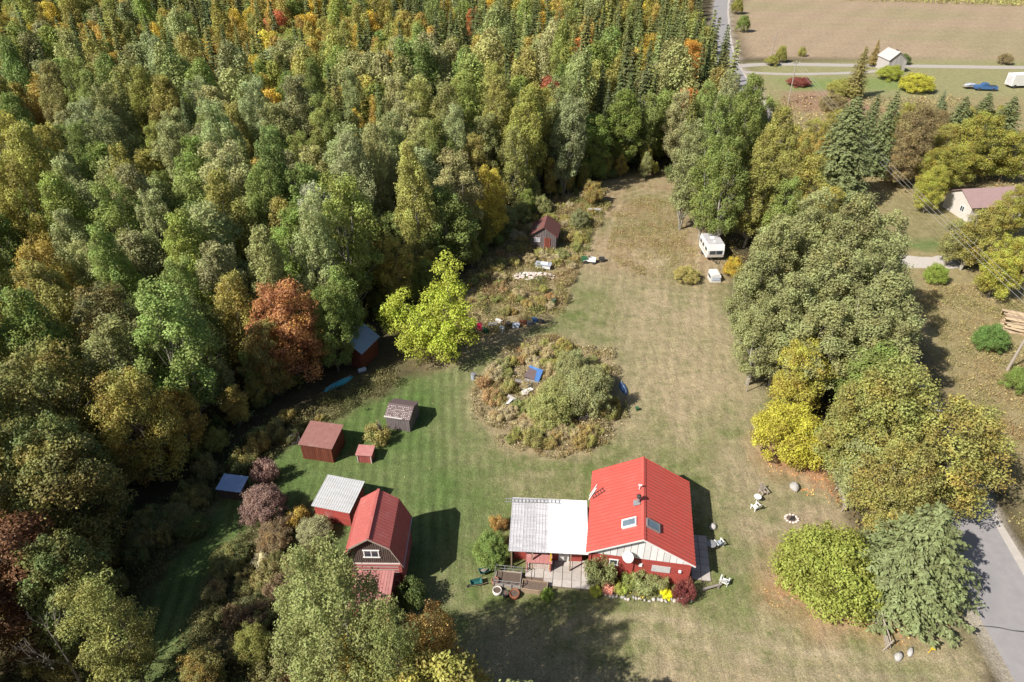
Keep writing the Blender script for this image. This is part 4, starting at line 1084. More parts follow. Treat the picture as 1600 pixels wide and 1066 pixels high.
def round_table(px, py, rad, label, mat='white_paint'):
    r = root('round_table', onground(px, py), 0, label, 'table')
    MB().lathe((0, 0, .62), [(rad, 0), (rad, .035)], 18).build('table_top', mat, r)
    for i in range(3):
        a = i * 2.094; MB().path([(math.cos(a) * rad * .75, math.sin(a) * rad * .75, -.08), (math.cos(a) * rad * .3, math.sin(a) * rad * .3, .62)], .02).build('leg', mat, r)
round_table(1110, 857, .40, 'round grey patio table on the shaded side path', 'grey_metal')
round_table(1182, 783, .32, 'little round pale lawn table between two garden chairs')
def stone(px, py, d, mat, label, seed, group=None, name='boulder', sink=.25, cat='boulder'):
    o = MB().rock((0, 0, d[2] * (.5 - sink)), d, seed, 9, 6).build(name, mat, None, onground(px, py), random.uniform(0, 3), True)
    return tag(o, label, cat, group)
stone(1241, 762, (1.15, .85, .7), 'stone', 'smooth grey boulder alone on the dry lawn', 3)
stone(1114, 824, (.8, .55, .5), 'white_stone', 'white rounded rock on the grass beside the house shadow', 5)
stone(1403, 1027, (.55, .9, .55), 'stone', 'tall grey rock at the foot of the fence end', 6)
stone(1422, 1019, (.9, .4, .4), 'stone', 'long flat grey rock by the roadside verge', 8)
stone(1376, 938, (.6, .5, .5), 'stone', 'grey rock leaning on the split-rail fence under the bush', 9)
fp = root('fire_pit', onground(1237, 811), 0, 'ring of stones round a sunken fire pit on the lawn', 'fire pit')
for i in range(12):
    a = i * math.pi / 6; MB().rock((math.cos(a) * .55, math.sin(a) * .45, .06), (.32, .24, .22), i + 40).build('stone', 'pink_stone', fp, None, 0, True)
MB().lathe((0, 0, -.02), [(.48, 0), (.46, .05)], 12).build('ash_bed', 'soil', fp)
for i in range(3): MB().tube((-.3 + .2 * i, -.2, .09), (.1 + .1 * i, .25, .14), .05, .045, 6).build('charred_stick', 'black_metal', fp)
bn = root('log_bench', onground(1112, 921), D(12), 'rough log seat on short stumps at the path end', 'bench')
MB().tube((-.85, 0, .3), (.85, .12, .32), .11, .09, 8).build('seat', 'dead_wood', bn)
for x in (-.6, .6): MB().tube((x, 0, -.1), (x, .05, .22), .12, .11, 8).build('leg', 'bark', bn)
# garden structure beside the wing
gf = root('raised_planter', onground(794, 908), D(-7), 'grey pipe railing round a raised soil bed beside the patio', 'planter')
MB().box((0, 0, .12), (2.0, 1.25, .36)).build('soil_bed', 'soil', gf)
for s in (-1, 1): MB().box((0, s * .66, .16), (2.1, .06, .5)).build('side_board', 'grey_wood', gf); MB().box((s * 1.03, 0, .158), (.06, 1.24, .49)).build('end_board', 'grey_wood', gf)
for x in (-1.08, -.35, .35, 1.08):
    for y in (-.72, .72): MB().tube((x, y, -.1), (x, y, 1.0), .03).build('post', 'grey_metal', gf)
for y in (-.72, .72):
    for z in (.62, .98): MB().tube((-1.1, y, z), (1.1, y, z), .025).build('rail', 'grey_metal', gf)
for x in (-1.08, 1.08): MB().tube((x, -.72, .981), (x, .72, .981), .025).build('rail', 'grey_metal', gf)
gb = root('raised_bed', onground(835, 920), D(-9), 'long timber raised bed of bare soil by the pipe railing', 'planter')
MB().box((0, 0, .16), (1.9, .8, .42)).build('soil_bed', 'soil', gb)
for s in (-1, 1): MB().box((0, s * .44, .2), (2.06, .07, .6)).build('side_board', 'raw_wood', gb); MB().box((s * 1.0, 0, .198), (.07, .80, .59)).build('end_board', 'raw_wood', gb)
def tub(px, py, rad, h, mat, label, name='planter_tub', fill='soil'):
    r = root(name, onground(px, py), 0, label, 'planter')
    MB().lathe((0, 0, -.06), [(rad * .82, 0), (rad, h * .5), (rad * .96, h), (rad * .84, h), (rad * .82, h * .8)], 16).build('tub', mat, r, None, 0, True)
    MB().lathe((0, 0, -.06), [(rad * .8, h * .6), (rad * .8, h * .82)], 16).build('soil', fill, r)
tub(777, 926, .38, .5, 'white_stone', 'white rimmed round planter tub beside the pipe railing')
tub(804, 931, .42, .5, 'rust', 'rusty iron kettle planter at the end of the tub row')
tub(790, 930, .30, .45, 'black_rubber', 'black bucket between the two round planters', 'bucket')
tub(774, 912, .30, .62, 'terracotta', 'tall terracotta pot at the corner of the pipe railing')
def barrow(px, py, rz, label, full=True):
    r = root('wheelbarrow', onground(px, py), D(rz), label, 'wheelbarrow'); r.scale = (.85, .85, .85)
    top = [(-.52, -.34, .62), (.62, -.28, .66), (.62, .28, .66), (-.52, .34, .62)]; bot = [(-.3, -.2, .3), (.35, -.15, .34), (.35, .15, .34), (-.3, .2, .3)]
    mb = MB(); mb.add(top + bot + [tuple(Vector(p) * .94 + Vector((0, 0, .045))) for p in top], [(0, 4, 5, 1), (1, 5, 6, 2), (2, 6, 7, 3), (3, 7, 4, 0), (7, 6, 5, 4), (0, 1, 9, 8), (1, 2, 10, 9), (2, 3, 11, 10), (3, 0, 8, 11)])
    mb.build('tray', 'teal', r)
    for s in (-1, 1):
        MB().path([(.75, s * .06, .2), (-.3, s * .24, .3), (-1.0, s * .3, .5)], .022).build('handle', 'raw_wood', r)
        MB().path([(-.25, s * .22, .28), (-.35, s * .24, -.08)], .02).build('leg', 'black_metal', r)
    MB().tube((.78, -.05, .16), (.78, .05, .16), .2, .2, 12).build('wheel', 'black_rubber', r)
    if full: MB().rock((.02, 0, .6), (.8, .4, .25), 77).build('load', 'dead_wood', r)
barrow(757, 896, 20, 'teal metal wheelbarrow heaped with sticks near the raised beds')
barrow(745, 914, 195, 'empty teal wheelbarrow standing low on the lawn', False)
# flower bed edging stones
for i in range(26):
    f = i / 25; q = lerp(Vector((930, 926, 0)), Vector((1078, 936, 0)), f); q.y += 6 * math.sin(f * 3.14)
    stone(q.x + random.uniform(-2.5, 2.5), q.y + random.uniform(-2, 2), (random.uniform(.2, .55), random.uniform(.18, .36), random.uniform(.16, .3)), 'stone' if i % 3 else 'pink_stone', 'pale fist-to-head-sized edging stone of the flower bed', 100 + i, 'edging stones of the flower bed', 'edging_stone', .2, 'stone')
# bin, stake, poles
bi = root('rubbish_bin', onground(740, 592), 0, 'pale grey metal bin at the corner of the overgrown island', 'bin')
MB().lathe((0, 0, -.06), [(.27, 0), (.31, .75), (.29, .76)], 14).build('body', 'grey_blue', bi); MB().lathe((0, 0, .70), [(.32, 0), (.30, .08), (.06, .14)], 14).build('lid', 'grey_metal', bi)
sk = root('lawn_stake', onground(995, 641), 0, 'short green stake with square cap on the mown lawn', 'stake')
MB().box((0, 0, .12), (.16, .16, .5)).build('post', 'green_paint', sk); MB().box((0, 0, .40), (.34, .34, .08)).build('cap', 'green_paint', sk)
po = root('wooden_post', onground(1166, 612), 0, 'thin lone wooden post at the lawn edge by the tree belt', 'post')
MB().tube((0, 0, -.1), (.08, 0, 2.2), .055, .045).build('post', 'grey_wood', po); MB().box((.08, 0, 2.2), (.22, .16, .2)).build('bird_box', 'grey_wood', po)
def utility_pole(x, y, h, label, lean=(0, 0), arm=True):
    r = root('utility_pole', (x, y, ground_z(x, y)), 0, label, 'utility pole', 'roadside utility poles')
    t = Vector((lean[0], lean[1], h)); MB().tube((0, 0, -.2), t, .16, .10, 8).build('pole', 'grey_wood', r)
    if arm:
        MB().box(t - Vector((0, 0, .5)), (1.8, .1, .12), (0, 0, .2)).build('cross_arm', 'grey_wood', r)
        for dx in (-.8, 0, .8): MB().tube(t + Vector((dx, dx * .2, -.44)), t + Vector((dx, dx * .2, -.24)), .05, .03, 6).build('insulator', 'white_paint', r)
    return r, Vector((x, y, 0)) + t
pA = P(1574, 578); _, tA = utility_pole(pA.x, pA.y, 8.2, 'tall bare utility pole rising from the meadow beside the log pile', (.3, 0))
pB = P(1232, 160); _, tB = utility_pole(pB.x, pB.y, 9.5, 'leaning utility pole among the trees before the far lane', (-.3, 0))
pC = P(1205, 86); _, tC = utility_pole(pC.x, pC.y, 6.5, 'distant utility pole beside the harvested field', (.4, 0), False)
for k in (-.8, 0, .8):
    pts = [lerp(tA, tB, i / 16) + Vector((k, k * .2, -.24 - 2.2 * 4 * (i / 16) * (1 - i / 16) * .6)) for i in range(17)]
    tag(MB().path(pts, .016, 4).build('power_line', 'wire'), 'thin power line strung between the roadside poles', 'wire', 'power lines')
# split-rail fences
def rail_fence(a, b, n, label, lean=.15):
    A, B = onground(*a), onground(*b)
    r = root('split_rail_fence', A, 0, label, 'fence'); d = B - A
    for i in range(n + 1):
        q = d * (i / n)
        for s in (-1, 1): MB().tube(q + Vector((s * .35, .1 * s, -.1)), q + Vector((-s * .12, 0, 1.25)), .055, .045, 6).build('stake', 'grey_wood', r)
    for i in range(n):
        for k in range(4):
            q0, q1 = d * (i / n), d * ((i + 1) / n); w = Vector((random.uniform(-.1, .1), 0, 0)); ex = (q1 - q0) * .06
            MB().tube(q0 - ex + w + Vector((0, 0, .2 + .25 * k + random.uniform(-.04, .04))), q1 + ex - w + Vector((0, 0, .2 + .25 * k + random.uniform(-.04, .06))), .065, .05, 6).build('rail', 'grey_wood', r)
rail_fence((1288, 706), (1320, 797), 3, 'weathered split-rail fence beside the fire pit lawn')
rail_fence((1362, 934), (1386, 1014), 2, 'weathered split-rail fence between the yellow-green bush and the cedar')
fs = root('fence_sign', onground(1318, 783), D(20), 'small white board leaning by the split-rail fence', 'sign')
MB().box((0, 0, .3), (.4, .05, .75)).build('board', 'white_paint', fs)
tag(MB().tube((0, 0, -.05), (.25, .1, .5), .03, .03, 6).box((.25, .1, .5), (.35, .3, .04), (.3, .2, 0)).build('yellow_marker', 'yellow_paint', None, onground(1450, 1020)), 'little bright yellow marker flag on the roadside verge', 'marker')
# log pile by the road
lp = root('log_pile', onground(1604, 512), D(-30), 'heap of pale barked logs in the meadow by the utility pole', 'log pile')
for i in range(70):
    lay_, k = divmod(i, 14); r_ = random.uniform(.09, .17); L = random.uniform(3.2, 5.2)
    a = random.uniform(-.22, .22); c = Vector((random.uniform(-.6, .6), -2.2 + .34 * k + .15 * lay_, .08 + .26 * lay_)); c.y *= (1 - lay_ * .12)
    v = Vector((math.cos(a), math.sin(a), random.uniform(-.04, .05))) * L / 2
    MB().tube(c - v, c + v, r_, r_ * .85, 7).build('log', 'log_bark' if i % 3 else 'raw_wood', lp)
# far vehicles
def pickup(loc, rz, mat, label):
    r = root('pickup_truck', loc, rz, label, 'truck')
    MB().prism([(-2.6, -.9, .45), (2.6, -.9, .45), (2.6, -.9, 1.0), (1.25, -.9, 1.12), (-.45, -.9, 1.12), (-2.6, -.9, 1.12)], (0, 1.8, 0)).build('body', mat, r)
    MB().prism([(-.45, -.8, 1.12), (1.25, -.8, 1.12), (.72, -.74, 1.72), (-.32, -.74, 1.72)], (0, 1.56, 0)).build('cab', mat, r)
    MB().prism([(-.40, -.83, 1.18), (1.05, -.83, 1.18), (.66, -.78, 1.62), (-.30, -.78, 1.62)], (0, .03, 0)).build('window', 'glass', r)
    MB().box((-1.55, 0, 1.13), (1.9, 1.5, .02)).build('bed', 'black_metal', r)
    for x in (-1.65, 1.65):
        for s in (-1, 1): MB().tube((x, s * .72, .36), (x, s * .95, .36), .37, .37, 14).build('wheel', 'black_rubber', r)
pickup(P(1538, 141), D(172), 'blue_paint', 'blue pickup truck parked on the far grass')
ft = root('flat_trailer', P(1515, 138), D(5), 'low flat trailer under pale blue sheeting beside the blue truck', 'trailer')
MB().box((0, 0, .62), (3.6, 1.8, .1)).build('deck', 'grey_wood', ft); MB().rock((0, 0, .9), (3.3, 1.6, .7), 12, 10, 6).build('sheeting', 'grey_blue', ft)
for s in (-1, 1): MB().tube((.2, s * .8, .3), (.2, s * 1.0, .3), .32, .32, 12).build('wheel', 'black_rubber', ft)
# canoe in the shade
def canoe(a, b, w, h, mat, label, name='canoe', z0=0.0):
    A, B = onground(*a), onground(*b); mid = (A + B) / 2; d = B - A; L = d.length
    r = root(name, (mid.x, mid.y, min(A.z, B.z) + z0), math.atan2(d.y, d.x), label, 'boat')
    n, k = 14, 8; vs = []; fs_ = []
    for i in range(n + 1):
        t = i / n * 2 - 1; ww = w / 2 * max(.03, (1 - abs(t) ** 2.6)); hh = h * (1 - .25 * (1 - t * t) * 0) * (max(.25, 1 - abs(t) ** 5))
        for j in range(k + 1):
            a_ = math.pi * j / k; vs.append((t * L / 2, math.cos(a_) * ww, math.sin(a_) ** .8 * hh - .06))
    for i in range(n):
        for j in range(k): q = i * (k + 1) + j; fs_.append((q, q + 1, q + k + 2, q + k + 1))
    MB().add(vs, fs_).build('hull', mat, r, None, 0, True)
    MB().box((0, 0, h - .075), (L * .86, .06, .05)).build('keel', 'grey_blue', r)
    return r
canoe((505, 612), (552, 588), 1.0, .42, 'canoe_blue', 'overturned turquoise canoe in the shade at the forest edge')
canoe((969, 596), (979, 617), .8, .35, 'blue_paint', 'overturned bright blue little boat at the edge of the overgrown island', 'rowing_boat')
tb = root('drum', onground(566, 580), D(30), 'pale plastic drum lying in the shade above the canoe', 'drum'); MB().tube((-.45, 0, .22), (.45, 0, .22), .28, .28, 12).build('body', 'grey_blue', tb)
for x in (-.2, .2): MB().tube((x - .03, 0, .22), (x + .03, 0, .22), .30, .30, 12).build('hoop', 'grey_blue', tb)
# collapsed shed with blue tarp in the island
cs = root('collapsed_shed', onground(834, 594), D(-25), 'collapsed small shed under a torn blue tarp in the brush', 'shed'); cs.scale = (.75, .75, .75)
MB().slab([(-1.1, -1.0, 1.1), (1.2, -1.0, .8), (1.1, .9, 1.7), (-1.1, .9, 1.9)], .05).build('tarp', 'blue_tarp', cs)
MB().slab([(-1.15, -1.05, 1.14), (.5, -1.03, .93), (.25, .45, 1.60), (-1.1, .55, 1.76)], .02).build('dark_sheet', 'grey_shingle', cs)
boards(cs, 'wall_board', -1.0, 1.1, -.95, -.1, 0.78, 9, .03, 'lichen', .2, jag=.1)
boards(cs, 'wall_board', -.9, .8, -1.05, -.1, 1.05, 7, .03, 'grey_board', .2, axis_='y', jag=.1)
for i in range(7):
    q = [(822, 606), (824, 612), (820, 618), (795, 632), (800, 628), (798, 645), (812, 600)][i]
    o = MB().box((0, 0, .45), (random.uniform(.7, 1.5), random.uniform(.4, .8), .04), (random.uniform(-.5, .5), random.uniform(-.4, .4), 0)).build('scrap_sheeting', 'white_board' if i % 2 else 'lichen', None, onground(*q), random.uniform(0, 3))
    tag(o, 'pale scrap panel tossed in the brush of the overgrown island', 'scrap', 'scrap panels in the brush')
o = MB().box((0, 0, .55), (1.5, .9, .05), (.25, -.15, 0)).build('blue_sheet', 'blue_tarp', None, onground(886, 596), .5); tag(o, 'blue tarpaulin sheet half hidden behind the island willow', 'tarp')
cr_ = root('crate', onground(908, 655), D(20), 'broken grey board crate in the shade under the island shrubs', 'crate'); 
for s in (-1, 1):
    for k in range(3): MB().box((s * .5, 0, .15 + .28 * k), (.04, 1.0, .2)).build('slat', 'grey_board', cr_); MB().box((0, s * .5, .152 + .28 * k), (1.04, .04, .2)).build('slat', 'grey_board', cr_)
# stone pile, bench table and junk by the clearing
sp = root('stone_pile', onground(835, 432), 0, 'low heap of pale pinkish stones in the meadow', 'stone pile')
for i in range(95):
    a, q = random.uniform(0, 6.28), math.sqrt(random.random()); d = random.uniform(.35, .6)
    MB().rock((math.cos(a) * q * 3.0, math.sin(a) * q * 1.05, .05 + .42 * (1 - q) + random.uniform(0, .08)), (d, d * .75, d * .55), i).build('stone', 'white_stone' if i % 2 else 'pink_stone', sp)
wt = root('work_table', onground(849, 419), D(-14), 'low pale blue-topped table behind the stone heap', 'table')
MB().box((0, 0, .78), (2.3, 1.1, .06)).build('table_top', 'grey_blue', wt); MB().box((.15, .05, .86), (1.0, .6, .1)).build('tray', 'white_paint', wt)
for x in (-1, 1):
    for y in (-.45, .45): MB().box((x, y, .34), (.09, .09, .84)).build('leg', 'grey_wood', wt)
MB().box((0, -.5, .45), (2.1, .04, .4)).build('front_board', 'white_board', wt)
mw = root('riding_mower', onground(921, 410), D(-10), 'small white and green ride-on mower at the meadow edge', 'mower')
MB().prism([(-.9, -.4, .3), (.9, -.4, .3), (.9, -.35, .72), (.1, -.35, .78), (-.1, -.4, .45), (-.9, -.4, .5)], (0, .78, 0)).build('body', 'white_paint', mw)
MB().box((-.55, 0, .66), (.4, .5, .35)).build('seat', 'green_paint', mw); MB().box((-.95, 0, .5), (.5, .8, .5)).build('grass_box', 'green_paint', mw)
for x, rr in ((-.5, .28), (.65, .2)):
    for s in (-1, 1): MB().tube((x, s * .4, rr - .05), (x, s * .55, rr - .05), rr, rr, 12).build('wheel', 'black_rubber', mw)
MB().path([(.1, 0, .75), (-.1, 0, 1.0)], .03).lathe((-.1, 0, 1.0), [(.18, 0), (.18, .03)], 10).build('steering_wheel', 'black_metal', mw)
gc = root('garden_cart', onground(940, 408), 0, 'dark two-wheeled garden cart by the ride-on mower', 'cart')
MB().box((0, 0, .45), (.8, .6, .3)).build('tray', 'black_metal', gc)
for s in (-1, 1): MB().tube((0, s * .33, .2), (0, s * .4, .2), .26, .26, 12).build('wheel', 'black_rubber', gc)
br = root('burn_barrel', onground(865, 476), 0, 'dark green steel barrel standing on bare meadow soil', 'barrel')
MB().lathe((0, 0, -.06), [(.32, 0), (.33, .3), (.31, .32), (.33, .34), (.33, .95), (.30, .95), (.28, .8)], 14).build('body', 'green_paint', br)
MB().lathe((0, 0, .8), [(.27, 0), (.27, .03)], 14).build('ash', 'soil', br)
rc = root('red_chair', onground(750, 518), D(15), 'bright pinkish red plastic lawn chair in the tree shade', 'chair')
MB().box((0, 0, .42), (.55, .55, .06)).build('seat', 'pink_plastic', rc); MB().box((0, .26, .78), (.55, .05, .7), (-.2, 0, 0)).build('backrest', 'pink_plastic', rc)
for x in (-.24, .24):
    for y in (-.24, .24): MB().box((x, y, .18), (.05, .05, .5)).build('leg', 'pink_plastic', rc)
jl = [('grey_metal', (770, 511), (1.0, .6, .5)), ('white_paint', (784, 517), (.6, .5, .6)), ('black_rubber', (794, 508), (.7, .7, .4)), ('grey_blue', (806, 511), (.8, .5, .5)), ('rust', (817, 506), (.9, .5, .5)), ('grey_metal', (827, 507), (.7, .6, .4)), ('blue_paint', (836, 502), (.6, .5, .45)), ('white_board', (779, 504), (.8, .3, .5)), ('green_paint', (759, 518), (.7, .6, .5)), ('black_metal', (845, 504), (.6, .5, .4))]
names = ['grey metal', 'white', 'black rubber', 'grey-blue', 'rusty', 'dull metal', 'blue', 'pale board', 'green', 'black metal']
for (mt, q, d), nm_ in zip(jl, names):
    r = root('scrap_box', onground(*q), random.uniform(-.6, .6), nm_ + ' scrap box in the junk row along the meadow shade', 'scrap')
    MB().box((0, 0, d[2] / 2 - .06), d).build('body', mt, r); MB().box((random.uniform(-.1, .1), 0, d[2] - .02), (d[0] * 1.08, d[1] * 1.1, .06), (random.uniform(-.2, .2), .1, .1)).build('lid', mt, r)
sw = root('saw_horse', onground(928, 333), D(-5), 'old pale wooden trestle standing at the clearing head', 'trestle')
MB().box((0, 0, .75), (2.2, .5, .1)).build('top_board', 'lichen', sw)
for x in (-.9, .9):
    for s in (-1, 1): MB().tube((x, s * .35, -.1), (x, s * .12, .72), .05, .05, 6).build('leg', 'grey_wood', sw)
# bits beside the brown shed
ld = root('pallet', onground(462, 690), D(35), 'pale wooden pallet propped against the brown shed corner', 'pallet')
for k in range(5): MB().box((-.4 + .2 * k, 0, .45), (.13, .03, 1.1), (-.5, 0, 0)).build('slat', 'white_board', ld)
for z in (.1, .75): MB().box((0, .1 - (z - .45) * -.45 - .1, z), (1.0, .05, .09), (-.5, 0, 0)).build('rail', 'grey_wood', ld)

# ------------------------------------------------------------------ trees and shrubs one can point to
MARKS = [((5, 93.5), 'behind the plank cabin'), ((-18, 64.5), 'behind the blue-roofed forest shed'), ((-25.2, 42.9), 'near the low flat-roofed hut'), ((-8, 62), 'behind the yellow-green walnut'), ((22, 117), 'at the head of the clearing'), ((-28, 60), 'behind the orange-red maple'), ((-45, 60), 'behind the red-tinged maple'), ((-60, 80), 'inside the near forest'), ((-30, 90), 'inside the forest above the silvery aspen')]
def near_what(x, y):
    return min(MARKS, key=lambda m_: (m_[0][0] - x) ** 2 + (m_[0][1] - y) ** 2)[1]
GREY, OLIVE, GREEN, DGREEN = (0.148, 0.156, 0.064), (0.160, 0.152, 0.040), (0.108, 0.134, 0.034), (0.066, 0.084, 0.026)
OCHRE, YELLOW, YGREEN, ORANGE, RED = (0.200, 0.158, 0.040), (0.255, 0.195, 0.032), (0.185, 0.190, 0.035), (0.26, 0.105, 0.035), (0.22, 0.065, 0.04)
SPR, CED, BROWN, PALE = (0.058, 0.070, 0.024), (0.098, 0.110, 0.034), (0.135, 0.108, 0.05), (0.165, 0.172, 0.105)
# left forest front
plant_top('aspen', 488, 290, 16, 3.4, PALE, 'pale silvery aspen towering behind the orange maple')
plant_top('aspen', 335, 268, 18, 3.1, OLIVE, 'tall olive aspen beside the silvery one, its pale trunk showing')
plant_top('aspen', 165, 285, 18, 3.4, GREEN, 'full grey-green aspen in the forest front above the red-tinged maple', warm=.1)
plant_top('aspen', 232, 300, 17, 2.8, GREY, 'slim grey-green aspen at the forest front', group='front aspens')
plant_top('aspen', 95, 330, 16, 3.0, GREY, 'slim grey-green aspen at the forest front', group='front aspens')
plant_top('aspen', 405, 255, 17, 2.8, GREEN, 'slim grey-green aspen at the forest front', group='front aspens')
plant_top('birch', 560, 330, 13, 2.4, OLIVE, 'olive birch beside the blue-roofed forest shed', warm=.4)
plant_top('maple', 432, 445, 12.5, 4.4, (0.215, 0.100, 0.046), 'bright orange-red maple at the forest edge above the canoe', warm=.6)
plant_top('maple', 405, 505, 9.5, 2.8, (0.125, 0.115, 0.038), 'green and gold skirt tree under the orange-red maple', warm=.6)
pm_ = P(432, 445, 12.5); placed.append((pm_.x + 1, pm_.y - 3, 5.5)); placed.append((pm_.x - 3, pm_.y - 4, 4.5))
plant_top('maple', 292, 468, 12, 2.9, DGREEN, 'dark green rounded tree beside the orange maple', warm=.05)
plant_top('maple', 148, 450, 14, 4.6, (0.085, 0.085, 0.034), 'large dark maple tinged red at the forest edge', warm=.35)
plant_top('maple', 50, 380, 15, 3.6, OCHRE, 'golden orange maple at the dark forest edge', warm=.35)
plant_top('maple', 42, 545, 15, 5.0, (0.10, 0.108, 0.034), 'broad olive maple overhanging the dark forest corner', warm=.3)
plant_top('maple', 60, 690, 13, 4.6, (0.105, 0.105, 0.034), 'spreading dull green maple in the deep shade', warm=.25)
plant_top('maple', -30, 830, 12, 4.5, (0.10, 0.05, 0.026), 'dark red-leaved maple in the deep forest shade', warm=.15)
plant_top('spruce', 34, 470, 7.5, 1.1, SPR, 'narrow dark spruce squeezed between the maples')
plant_top('birch', 262, 612, 8, 2.6, (0.20, 0.155, 0.04), 'small yellow-leaved tree at the shaded forest edge', warm=.5)
plant_top('birch', 525, 420, 12, 2.3, GREEN, 'deep green young tree behind the blue-roofed shed')
plant_top('maple', 505, 450, 11, 2.6, GREEN, 'green bushy tree between the orange maple and forest shed')
# the walnut: several plumes of one tree
mb = MB(); cl = []
for (x, y, top, r) in ((.6, .6, 13.2, 1.5), (1.7, -.2, 12.6, 1.4), (1.0, -.4, 10.0, 2.7), (-2.2, -1.0, 7.4, 2.2), (-4.6, .8, 8.6, 2.0), (-5.6, .6, 7.6, 1.5), (-.6, -1.6, 6.6, 2.4), (2.4, -1.2, 8.0, 2.1), (-3.0, -2.2, 5.6, 2.0), (.4, -2.6, 5.2, 1.9), (-1.0, .8, 9.0, 1.8)):
    branch_tubes(mb, (0, 0, 1.2), (x, y, top - .8), .13)
    for i in range(9):
        f = i / 8; q = r * (.35 + .65 * math.sin(math.pi * (.1 + .6 * (1 - f)))); a = i * 2.4
        cl.append(((x + math.cos(a) * q * .6, y + math.sin(a) * q * .6, max(1.8, top - .5 - (top * .52) * (1 - f))), (.85, .85, .7)))
mb.tube((0, 0, -.3), (0, 0, 1.6), .25, .2, 8)
lib_add('walnut', mb, *clump_leaves(cl, 30, .22, up=.5), 'bark'); REF['walnut'] = (1, 1); TREE_NAMES['walnut'] = 'walnut_tree'
pw = onground(692, 556)
plant('walnut', pw.x, pw.y, 1, 1, (0.200, 0.220, 0.030), 'bright yellow-green plumed walnut tree beside the mown path', var=0).rotation_euler = (0, 0, 0)
placed.append((pw.x, pw.y, 4.5))
# yard edge, near the frame's bottom
plant_top('near_tree', 596, 945, 17, 1.7, (0.125, 0.135, 0.045), 'green tree squeezed between the poplar and the pinkish shed roof')
plant_top('near_poplar', 498, 864, 19, 3.5, (0.124, 0.132, 0.045), 'leafy grey-green poplar rising before the gambrel barn')
plant_top('near_tree', 462, 915, 14, 2.4, (0.135, 0.145, 0.05), 'slender tree close beside the leafy grey-green poplar')
plant_top('near_tree', 668, 962, 13, 2.2, (0.21, 0.14, 0.05), 'golden brown small tree below the barn', warm=.6)
plant_top('near_tree', 560, 990, 12, 2.4, OCHRE, 'ochre small tree among the poplars below the barn', warm=.4)
plant_top('near_tree', 300, 1025, 4.5, 1.7, (0.11, 0.105, 0.035), 'low yellowish thicket tree at the shaded corner', warm=.5)
plant_top('near_tree', 385, 985, 4, 1.4, (0.13, 0.135, 0.035), 'low yellow-green sapling in the shaded corner', warm=.2)
plant_top('near_tree', 130, 912, 12, 2.6, (0.125, 0.135, 0.04), 'thin-crowned olive tree with bare twigs in the corner', warm=.2)
plant(  'maple', -4.6, 19.0, 13, 4.6, OLIVE, 'olive roadside maple throwing its shade over the lawn', warm=.3)
plant(  'aspen', .6, 18.0, 12, 3.6, GREY, 'grey-green poplar throwing its shade over the lawn below the house')
plant_top('shrub', 640, 905, 3.2, 1.3, DGREEN, 'dark green bush in the shade of the pinkish shed roof')
# belt between lawn and road
belt = [(1180, 118, 19, 3.4, GREEN), (1128, 150, 18, 3.2, GREEN), (1088, 190, 17, 3.0, GREY), (1225, 168, 17, 3.2, OLIVE), (1148, 215, 17, 3.2, GREEN), (1195, 235, 15, 3.0, OLIVE),
        (1250, 215, 15, 3.2, OLIVE), (1282, 300, 17, 3.6, GREY), (1350, 305, 18, 3.8, GREY), (1225, 340, 15, 3.2, GREY), (1190, 395, 13, 2.9, GREY), (1395, 375, 16, 3.6, GREY),
        (1310, 385, 16, 3.8, GREY), (1250, 430, 14, 3.2, GREY), (1370, 455, 14, 3.8, GREY), (1402, 430, 15, 3.8, GREY), (1408, 495, 13, 3.6, GREY), (1392, 335, 16, 3.6, GREY), (1385, 540, 11, 3.2, GREEN), (1200, 470, 11, 2.6, GREY), (1300, 475, 13, 3.6, GREY)]
def belt_mark(px, py):
    return min((((1110, 250), ' beside the camper'), ((1190, 140), ' near the leaning pole'), ((1250, 200), ' before the huge spruce'), ((1210, 400), ' along the lawn edge'), ((1300, 350), ' amid the thickest crowns'), ((1400, 400), ' overhanging the road'), ((1290, 490), ' above the yellow bush')), key=lambda m_: (m_[0][0] - px) ** 2 + (m_[0][1] - py) ** 2)[1]
for px, py, h, r, c in belt:
    plant_top('aspen', px, py, h, r, tuple(np.array(c) * random.uniform(.84, 1.04)), {GREEN: 'full green poplar in the belt between lawn and road', GREY: 'grey-green poplar in the dense belt between lawn and road', OLIVE: 'olive poplar in the belt between lawn and road'}[c] + belt_mark(px, py), warm=random.uniform(0, .2), group='poplars of the roadside belt')
plant_top('maple', 1265, 535, 9.5, 3.4, (0.19, 0.18, 0.035), 'olive-yellow rounded tree behind the yellow lawn bush', warm=.35)
plant_top('maple', 1368, 600, 12, 3.4, (0.14, 0.15, 0.045), 'olive tree tinged yellow beside the split-rail fence', warm=.35)
plant_top('maple', 1420, 575, 14, 4.6, (0.135, 0.145, 0.042), 'broad mottled olive maple hanging over the road', warm=.3)
plant_top('maple', 1528, 640, 12, 4.8, (0.145, 0.145, 0.042), 'spreading mottled golden maple beside the road bend', warm=.4)
plant_top('maple', 1425, 700, 10, 3.6, (0.145, 0.14, 0.042), 'thin golden tree between fence and road', warm=.35)
plant_top('birch', 1368, 690, 8, 2.6, GREY, 'thin grey-green tree hanging over the split-rail fence')
plant_top('cedar', 1478, 792, 10.5, 4.5, (0.098, 0.110, 0.046), 'broad grey-green cedar beside the asphalt road', var=0)
plant_top('cedar', 1420, 850, 7.5, 2.8, (0.098, 0.110, 0.046), 'smaller grey-green cedar leaning beside the broad one', var=1)
p = P(1225, 690)
plant('shrub', *P(1226, 705)[:2], 5.6, 3.9, (0.215, 0.195, 0.028), 'dense bright yellow bush at the lawn edge', var=0)
plant('shrub', *P(1288, 915)[:2], 5.6, 4.5, (0.138, 0.148, 0.030), 'large dense yellow-green bush on the lawn by the fence', var=1)
